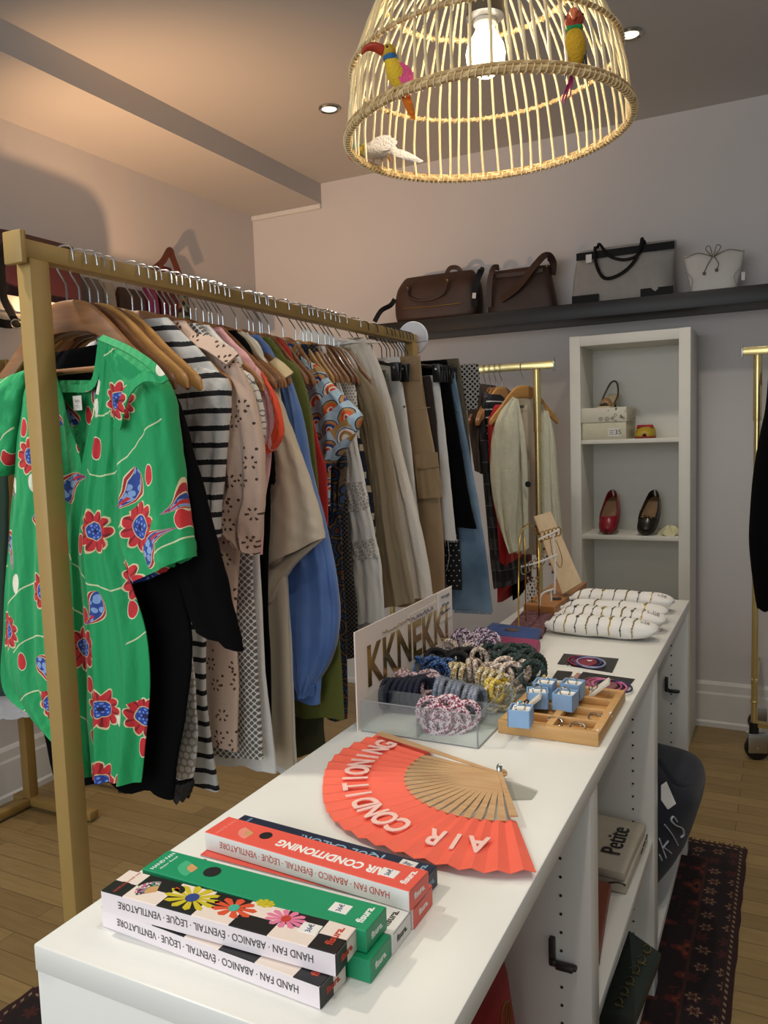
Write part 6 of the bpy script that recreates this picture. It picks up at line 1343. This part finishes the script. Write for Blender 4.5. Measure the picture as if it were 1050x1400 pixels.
b = MB(); hp = [(0, -.006), (.006, .001), (.006, .005), (.003, .0065), (0, .004), (-.003, .0065), (-.006, .005), (-.006, .001)]; prism(b, hp, .0006, place(c+V((.014, .0, .002)), (1, .1, 0), (0, 1, 0))); obj('heart_print', b, M('#e8d6d6', .5), o, False)
b = MB(); scribble(b, place(onz(774, 910, CT+.002), (1, 0, 0), (0, 1, 0)), .022, .008, 8, .0007, 3); obj('white_print', b, wink, o)
o = card('bracelet_card', 'black card with pink thread bracelets, behind the bamboo tray', [(786, 932), (797, 919), (868, 929), (850, 951)], kc)
ovals(o, 822, 935, 23, 7.5, [M('#7d4a52', .5), M('#b04a7c', .5), M('#c9739a', .5), M('#20264f', .5)], .12)
o = card('bracelet_card', 'small black card tucked behind the far blue ring boxes', [(754, 929), (762, 917), (783, 919), (778, 931)], kc)
o = card('bracelet_card', 'dusty pink card under the black bracelet cards', [(780, 930), (789, 920), (862, 938), (853, 951), (836, 951)], M('#a5776c', .6), .0008)

# ================================================================ BRACELET PILLOWS
t = T('white_cotton'); pil_m = t.done(t.mix(t.noise(20), '#dcd9d3', '#e6e3dd'), .9, bump=t.noise(160, 3), bs=.35)
bm = [M('#8d7a45', .3, .8), M('#6a6157', .4, .3), M('#b39a4a', .3, .8), M('#3a3532', .5)]
def pillow(lab, xl, xr_, yc, hw, hz, tilt, zoff, nb, seed, title, short):
    L = xr_-xl; c = V(((xl+xr_)/2, yc, CT+zoff)); g = thing('bracelet_pillow', lab, 'pillow', c, 'white bracelet pillows'); rg = random.Random(seed); b = MB(); n = 40; rings = []; R_ = Matrix.Rotation(tilt, 4, 'Z')
    def sec(s):
        e = max(0, 1-abs(s)**5)**.5; return hw*(.45+.55*e)*(1.0), hz*(e*.985+.02)
    def pt(s, a): w_, h_ = sec(s); q = V((s*L/2+.006*sin(a)*abs(s)**3, w_*math.copysign(abs(cos(a))**.85, cos(a)), hz+h_*math.copysign(abs(sin(a))**.9, sin(a))+.0012*sin(9*s+3*a+seed))); return c+R_.to_3x3() @ q
    for i in range(n+1):
        s = -1+2*i/n; s = math.copysign(1-(1-abs(s))**1.25, s); rings.append([pt(s, 2*PI*k/28) for k in range(28)])
    ring_loft(b, rings); obj('cushion', b, pil_m, g)
    b = MB(); tube(b, [pt(.985, 2*PI*k/28) for k in range(28)], .0012, 5, True); obj('seam', b, M('#bdb9b1', .8), g)
    if title: text(title[0], title[1], ink, place(pt(.80, 1.95)+V((0, -.001, .002)), R_ @ V((1, .05, 0)), V((0, .5, .85))), g, 'lettering', .0004)
    for k in range(nb):
        s = -.80+1.42*k/(nb-1); bb = MB(); kd = (k*7+seed) % 4; pts = [pt(s+.006*sin(6*a), a)+(pt(s, a)-c-R_.to_3x3() @ V((s*L/2, 0, hz))).normalized()*.0012 for a in [.1+(PI+.35)*j/26 for j in range(27)]]
        tube(bb, pts, .0011 if kd else .0016, 6)
        for j in range(4, 24, (2, 5, 7, 9)[(k+seed) % 4]): ell(bb, pts[j], (.0026, .0026, .0026), 6)
        if (k+seed) % 3 == 0: ell(bb, pts[13], (.0045, .0038, .0038), 8)
        tag(obj('bracelet', bb, bm[(k+seed) % 4]), '%s bracelet on the %s, %s from its left end' % (['gold chain', 'grey beaded', 'pale gold', 'dark cord'][(k+seed) % 4], short, ORD[k]), 'bracelet', 'bracelets on the '+short)
pillow('white bracelet pillow nearest the bracelet cards', -.588, -.296, 2.150, .046, .026, -.02, 0, 8, 1, ('Julie', .014), 'front white pillow')
pillow('white bracelet pillow with dark lettering, second from the front', -.590, -.290, 2.262, .046, .027, -.03, 0, 9, 2, ('Julie', .020), 'second white pillow')
pillow('white bracelet pillow with few bracelets, third from the front', -.600, -.300, 2.372, .044, .025, -.02, 0, 4, 3, None, 'third white pillow')
pillow('white bracelet pillow at the very back, by the wooden board', -.606, -.300, 2.510, .048, .028, -.02, 0, 7, 4, ('Julie', .016), 'rearmost white pillow')

# ================================================================ POUCHES
def flat_pouch(lab, P_, h, mat, mag=True):
    pts = [onz(x, y, CT+.0005) for x, y in P_]; c = sum(pts, V())/4; g = thing('pouch', lab, 'pouch', c, 'flat pouches on the counter'); b = MB(); n = 12; rings = []
    per = []
    for k in range(4):
        a, q = pts[k], pts[(k+1) % 4]
        for j in range(n): f = j/n; per.append(a+(q-a)*f)
    for s, z in ((.97, 0), (1, .15), (1.0, .5), (.985, .85), (.93, 1), (.5, 1.12), (.02, 1.15)): rings.append([c+(p-c)*s+V((0, 0, z*h)) for p in per])
    ring_loft(b, rings); obj('fabric_body', b, mat, g); return g, c
blu = cloth_mat('#163a78'); mag = cloth_mat('#86104a'); t = T('mauve_damask'); mau = t.done(t.mix((t.vor(55)[0]+t.noise(60)*.3).gt(.55), '#7a4f52', '#5f3a42'), .7)
g, c = flat_pouch('dusty mauve patterned pouch at the back, under the brass arch', [(690, 866), (741, 874), (756, 842), (716, 838)], .010, mau)
g, c = flat_pouch('magenta felt pouch behind the tray of hair ties', [(668, 898), (735, 902), (739, 888), (672, 881)], .026, mag)
b = MB(); ell(b, onz(700, 881, CT+.032), (.018, .013, .002), 14); obj('wooden_button', b, M('#6a4a32', .5), g)
g, c = flat_pouch('royal blue felt pouch between the magenta and mauve pouches', [(654, 876), (724, 889), (741, 871), (672, 862)], .024, blu)
b = MB(); ell(b, onz(700, 861, CT+.029), (.020, .014, .002), 14); obj('wooden_button', b, M('#5d3f2c', .5), g)

# ================================================================ EARRING STANDS
g = thing('wooden_display_board', 'pale wooden earring board leaning back on an orange wood base', 'display stand', onz(745, 830, CT)); bw_ = onz(720, 838, CT)
oran = wood_mat('#8a5426', '#b5783c', 1.5, 'x', .5); plw = wood_mat('#b79c7a', '#cbb392', 1, 'z', .6, 0)
q0, q1, q2_, q3 = onz(716, 838, CT), onz(758, 842, CT), onz(802, 806, CT), onz(762, 803, CT)
b = MB(); ring_loft(b, [[p+V((0, 0, h)) for p in (q0, q1, q2_, q3)] for h in (0, .026)]); obj('base_block', b, oran, g, False)
yk = 2.50; k0, k1, k2, k3 = ony(769, 812, yk), ony(795, 796, yk+.02), ony(753, 699, yk+.16), ony(730, 706, yk+.14)
def slab(nm, P_, thv, mat, par): b = MB(); ring_loft(b, [P_, [p+thv for p in P_]]); return obj(nm, b, mat, par, False)
nrm = (k1-k0).cross(k3-k0).normalized()*.010
bd_ = slab('board', [k0, k1, k2, k3], nrm if nrm.y > 0 else -nrm, plw, g)
slab('side_board', [k0-V((.004, 0, 0)), k3-V((.002, 0, 0)), k3+V((-.022, .06, -.005)), k0+V((-.022, .06, 0))], V((.004, 0, 0)), oran, g)
b = MB()
for q in range(8): p = k0+(k3-k0)*(.15+.1*q)+V((-.014, .028, 0)); box(b, p, (.006, .012, .007))
obj('notch', b, M('#4a2c14', .7), g)
b = MB(); p = k0+(k2-k0)*.62; ell(b, p+V((0, -.004, 0)), (.003, .003, .003), 8); obj('hole', b, hole, g)
def hoops(nm, lab, pts, mat, R_, cat='earrings'):
    b = MB()
    for i, (px, py, yv) in enumerate(pts): p = ony(px, py, yv); tube(b, [p+V((R_*.45*cos(a), R_*.5*cos(a), R_*sin(a))) for a in [2*PI*k/20 for k in range(20)]], .0016, 6, True)
    return tag(obj(nm, b, mat), lab, cat)
for q in range(5): hoops('hoop_earring', 'gold hoop earring on the pale board rail, %s from the left' % ORD[q], [(742+q*5.3, 733-q*1.6, 2.44)], brass, .0145)['group'] = 'gold hoops on the board'
wst = thing('earring_stand', 'white wire earring stand hung with gold chains, in front of the wooden board', 'display stand', onz(750, 832, CT)); wwire = M('#d6d4ce', .4)
def wire(nm, P_, r, mat, par, closed=False): b = MB(); tube(b, spline(P_, 5, closed) if len(P_) > 2 else P_, r, 7, closed); return obj(nm, b, mat, par)
yw_ = 2.36
wire('stand_post', [ony(758, 812, yw_), ony(759, 770, yw_), ony(756, 730, yw_)], .003, wwire, wst)
wire('stand_foot', [ony(738, 828, yw_-.03), ony(741, 812, yw_-.03), ony(758, 805, yw_)], .003, wwire, wst); wire('stand_foot', [ony(754, 822, yw_), ony(753, 806, yw_)], .003, wwire, wst)
wire('stand_foot', [onz(741, 826, CT+.003), onz(760, 812, CT+.003)], .003, wwire, wst)
wire('crossbar', [ony(712, 775, yw_-.05), ony(738, 768, yw_-.02), ony(762, 758, yw_)], .003, wwire, wst)
wire('crossbar', [ony(736, 738, yw_-.02), ony(765, 724, yw_)], .003, wwire, wst)
for q in range(6): hoops('hoop_earring', 'twisted gold hoop on the lower wire bar, %s from the left' % ORD[q], [(716+q*5, 779-q*2.6, yw_-.05+.008*q)], brass if q % 2 else silver, .014)['group'] = 'hoops on the wire stand'
for q in range(4):
    b = MB(); px_ = 722+q*4.6
    for j in range(8): ell(b, ony(px_+1.5*sin(j*2+q), 790+j*4.6, yw_-.04), (.003, .003, .004), 6)
    tag(obj('chain_earring', b, [silver, M('#2c2a28', .3, .6), brass, silver][q]), 'beaded chain earring hanging from the lower wire bar, %s from the left' % ORD[q], 'earrings', 'chain earrings on the wire stand')
b = MB(); tube(b, spline([ony(752, 736, yw_), ony(756, 760, yw_), ony(766, 776, yw_), ony(768, 762, yw_), ony(760, 738, yw_)], 6), .0012, 6); tag(obj('necklace', b, brass), 'thin gold loop necklace hanging from the upper wire bar', 'necklace')
ast = thing('earring_arch', 'tall narrow brass wire arch standing on a round foot behind the mauve pouch', 'display stand', onz(709, 862, CT))
ya_ = onz(709, 862, CT).y
wire('arch', [onz(709, 862, CT+.012), ony(709, 800, ya_), ony(710, 745, ya_), ony(714, 725, ya_+.01), ony(721, 717, ya_+.03), ony(730, 722, ya_+.05), ony(736, 745, ya_+.06), ony(737, 800, ya_+.06), onz(737, 845, CT+.004)], .0022, brass, ast)
wire('arch_rod', [onz(719, 851, CT+.010), ony(718, 770, ya_+.04), ony(717, 735, ya_+.04)], .0018, brass, ast)
b = MB(); lathe(b, [(.001, .0), (.018, 0), (.018, .002), (.001, .002)], 20, Matrix.Translation(onz(701, 862, CT+.0115))); obj('round_foot', b, M('#7a5a3a', .5), ast)
b = MB(); box(b, onz(761, 818, CT+.030), (.028, .018, .003), Matrix.Rotation(.3, 4, 'Z')); tag(obj('small_box', b, M('#2a2a2e', .5)), 'tiny black card on the orange wood base', 'card')

# ================================================================ UNDER THE COUNTER
# cream folded tote with lettering
t = T('cream_canvas'); ccv = t.done(t.mix(t.noise(18), '#b5ab98', '#c6bdab'), .9, bump=t.noise(60, 4), bs=.25)
g = thing('tote_bag', 'folded cream tote bag with black lettering on the middle counter shelf', 'bag', (-.36, 1.78, .41))
F0, F1, F2, F3 = V((-.48, 1.665, .412)), V((-.292, 1.668, .412)), V((-.284, 1.905, .412)), V((-.48, 1.912, .412))
def soft_slab(nm, P_, h, mat, par, sag=.004, puff=.3):
    c = sum(P_, V())/4; b = MB(); per = []
    for k in range(4):
        a, q = P_[k], P_[(k+1) % 4]
        for j in range(10): per.append(a+(q-a)*(j/10)+V((0, 0, sag*sin(PI*j/10))))
    ring_loft(b, [[c+(p-c)*s+V((0, 0, z*h)) for p in per] for s, z in ((.98, 0), (1, .2), (1.004, .6), (.99, .9), (.95, 1), (.5, 1+puff*.5), (.03, 1+puff*.55))]); return obj(nm, b, mat, par)
soft_slab('folded_body', [F0, F1, F2, F3], .026, ccv, g); soft_slab('folded_flap', [p+V((0, 0, .028)) for p in (F0, F1+V((-.004, 0, 0)), F2+V((-.004, 0, 0)), F3)], .020, ccv, g)
text('Petite', .062, bink, place((-.335, 1.79, .412+.0545), (0, 1, 0), (-1, 0, 0)), g, 'lettering', .0006, sx=.9)
b = MB()
for q in range(3): tube(b, [V((-.283, 1.80+.035*q, .44)), V((-.282, 1.818+.035*q, .444))], .0012, 5)
obj('printed_dashes', b, bink, g)
b = MB(); tube(b, spline([V((-.33, 1.664, .432)), V((-.31, 1.660, .440)), V((-.295, 1.664, .436)), V((-.300, 1.672, .430))], 5), .002, 6); obj('handle_edge', b, M('#3a332c', .7), g)
# rust cloth
g = tag(soft_slab('folded_scarf', [V((-.52, 1.32, .411)), V((-.296, 1.41, .411)), V((-.322, 1.655, .411)), V((-.52, 1.652, .411))], .030, cloth_mat('#7d3a1c'), None), 'rust-orange folded cloth on the middle counter shelf', 'cloth')
# navy bag
g = thing('tote_bag', 'navy tote bag with white letters slouching out of the far counter bay', 'bag', (-.27, 2.28, .116))
nb = cloth_mat('#0d1322', .1, 500)
def navy_sec(z, xo, xi, y0, y1): return (V(((xo+xi)/2, (y0+y1)/2, z)), V(((xo-xi)/2, 0, 0)), V((0, (y1-y0)/2, 0)))
def XY(px, py, x): return onx(px, py, x)
b_ = bag_body('bag_body', [navy_sec(z, xo, -.52, 2.02+.3*max(0, .2-z), y1) for z, xo, y1 in ((.118, -.40, 2.30), (.15, -.345, 2.38), (.18, -.30, 2.42), (.266, -.237, 2.46), (.376, -.200, 2.48), (.43, -.193, 2.47), (.465, -.216, 2.43), (.49, -.255, 2.38), (.515, -.295, 2.32), (.545, -.36, 2.26), (.56, -.42, 2.2))], nb, g, e=.6, wob=.006)
# letters sit just off the bag's near-right face, turned with it
def surf(px, py):
    dg = bpy.context.evaluated_depsgraph_get(); d = ray(px, py).normalized(); M_i = b_.matrix_world.inverted()
    ok, loc, nr, idx = b_.ray_cast(M_i @ C0, (M_i.to_3x3() @ d).normalized()); return (b_.matrix_world @ loc, nr) if ok else (onx(px, py, -.23), V((1, -.3, .1)))
bpy.context.view_layer.update()
def stroke_on(bm, pix, r):
    pts = []
    for px, py in pix: p, n_ = surf(px, py); pts.append(p+n_.normalized()*.0016)
    tube(bm, spline(pts, 4), r, 6, flat=.5)
b = MB()
for st_ in ([(901, 1146), (910, 1172)], [(905, 1159), (913, 1149)], [(906, 1157), (917, 1166)], [(901, 1168), (904, 1176)], [(908, 1127), (918, 1140), (926, 1155)], [(925, 1123), (920, 1116), (917, 1121), (923, 1128), (932, 1132), (934, 1140), (930, 1144)]): stroke_on(b, st_, .0032)
obj('lettering', b, M('#b9bcc4', .7), g)
b = MB(); P_ = [surf(x, y) for x, y in ((903, 1074), (910, 1069), (923, 1099), (912, 1107), (903, 1094))]; ring_loft(b, [[p+n_.normalized()*h for p, n_ in P_] for h in (.002, .0036)]); obj('paper_tag', b, M('#cfccc8', .6), g, False, 'white paper price tag')
b = MB(); stroke_on(b, [(902, 1040), (908, 1052), (920, 1068), (932, 1072), (942, 1068)], .008); obj('handle', b, nb, g)
# dark green pouch with gold script
t = T('bottle_green'); bgm = t.done(t.mix(t.noise(20), '#0c1a16', '#14271f'), .6, bump=t.noise(200), bs=.2)
P_ = [onx(860, 1270, -.285), onx(905, 1302, -.215), onx(868, 1394, -.205), onx(820, 1385, -.30)]
g = thing('pouch', 'dark green bag with gold script sticking out of the bottom middle bay', 'bag', (sum(P_, V())/4)-V((0, 0, .02)))
soft_n = (P_[1]-P_[0]).cross(P_[3]-P_[0]).normalized(); soft_n = soft_n if soft_n.z > 0 else -soft_n
b = MB(); c = sum(P_, V())/4; per = []
for k in range(4):
    for j in range(10): per.append(P_[k]+(P_[(k+1) % 4]-P_[k])*(j/10))
ring_loft(b, [[c+(p-c)*s+soft_n*h for p in per] for s, h in ((.9, -.05), (.98, -.04), (1, -.02), (.99, -.003), (.95, 0), (.5, .004), (.02, .005))]); b_ = obj('bag_body', b, bgm, g)
bpy.context.view_layer.update(); b = MB(); rg = random.Random(4)
for q in range(6):
    bx, by = 846+q*7.5, 1372-q*14.5; stroke_on(b, [(bx-5+rg.uniform(-2, 2), by-4), (bx+2, by-7), (bx+6, by), (bx, by+5), (bx-4, by+1), (bx+7, by+6)], .0012)
obj('gold_script', b, M('#7d6a3a', .35, .6), g)
# red shapes in the lower bays
t = T('red_felt'); redm = t.done(t.mix(t.noise(14), '#7a0c0c', '#951312'), .75, bump=t.noise(200), bs=.3)
c = onx(666, 1395, -.40); c.y = .98
g = thing('round_bag', 'deep red round bag inside the near counter bay', 'bag', (-.47, 1.02, .116))
rc = onx(690, 1420, -.36); Rr = .17
b = MB(); ring_loft(b, [[V((-.47+.125*w_*cos(a), 1.03+.20*w_*sin(a), .116+h)) for a in [2*PI*k/40 for k in range(40)]] for w_, h in ((.5, 0), (.8, .01), (.98, .08), (1, .2), (.97, .34), (.88, .44), (.7, .52), (.45, .57), (.1, .59))]); obj('bag_body', b, redm, g)
b = MB(); p = onx(690, 1392, -.345); tube(b, [p+V((.0, .018*cos(a), .022*sin(a))) for a in [2*PI*k/20 for k in range(20)]], .0012, 5, True); tube(b, [p+V((.001, .010*cos(a)+.012, .028*sin(a)-.01)) for a in [2*PI*k/20 for k in range(20)]], .0010, 5, True); obj('gold_emblem', b, M('#8a6a2a', .35, .7), g)
P_ = [V((-.50, 1.31, .118)), V((-.285, 1.31, .118)), V((-.285, 1.46, .118)), V((-.50, 1.46, .118))]
tag(soft_slab('folded_cloth', P_, .045, cloth_mat('#8a1a10'), None), 'red folded cloth at the bottom of the middle counter bay', 'cloth')
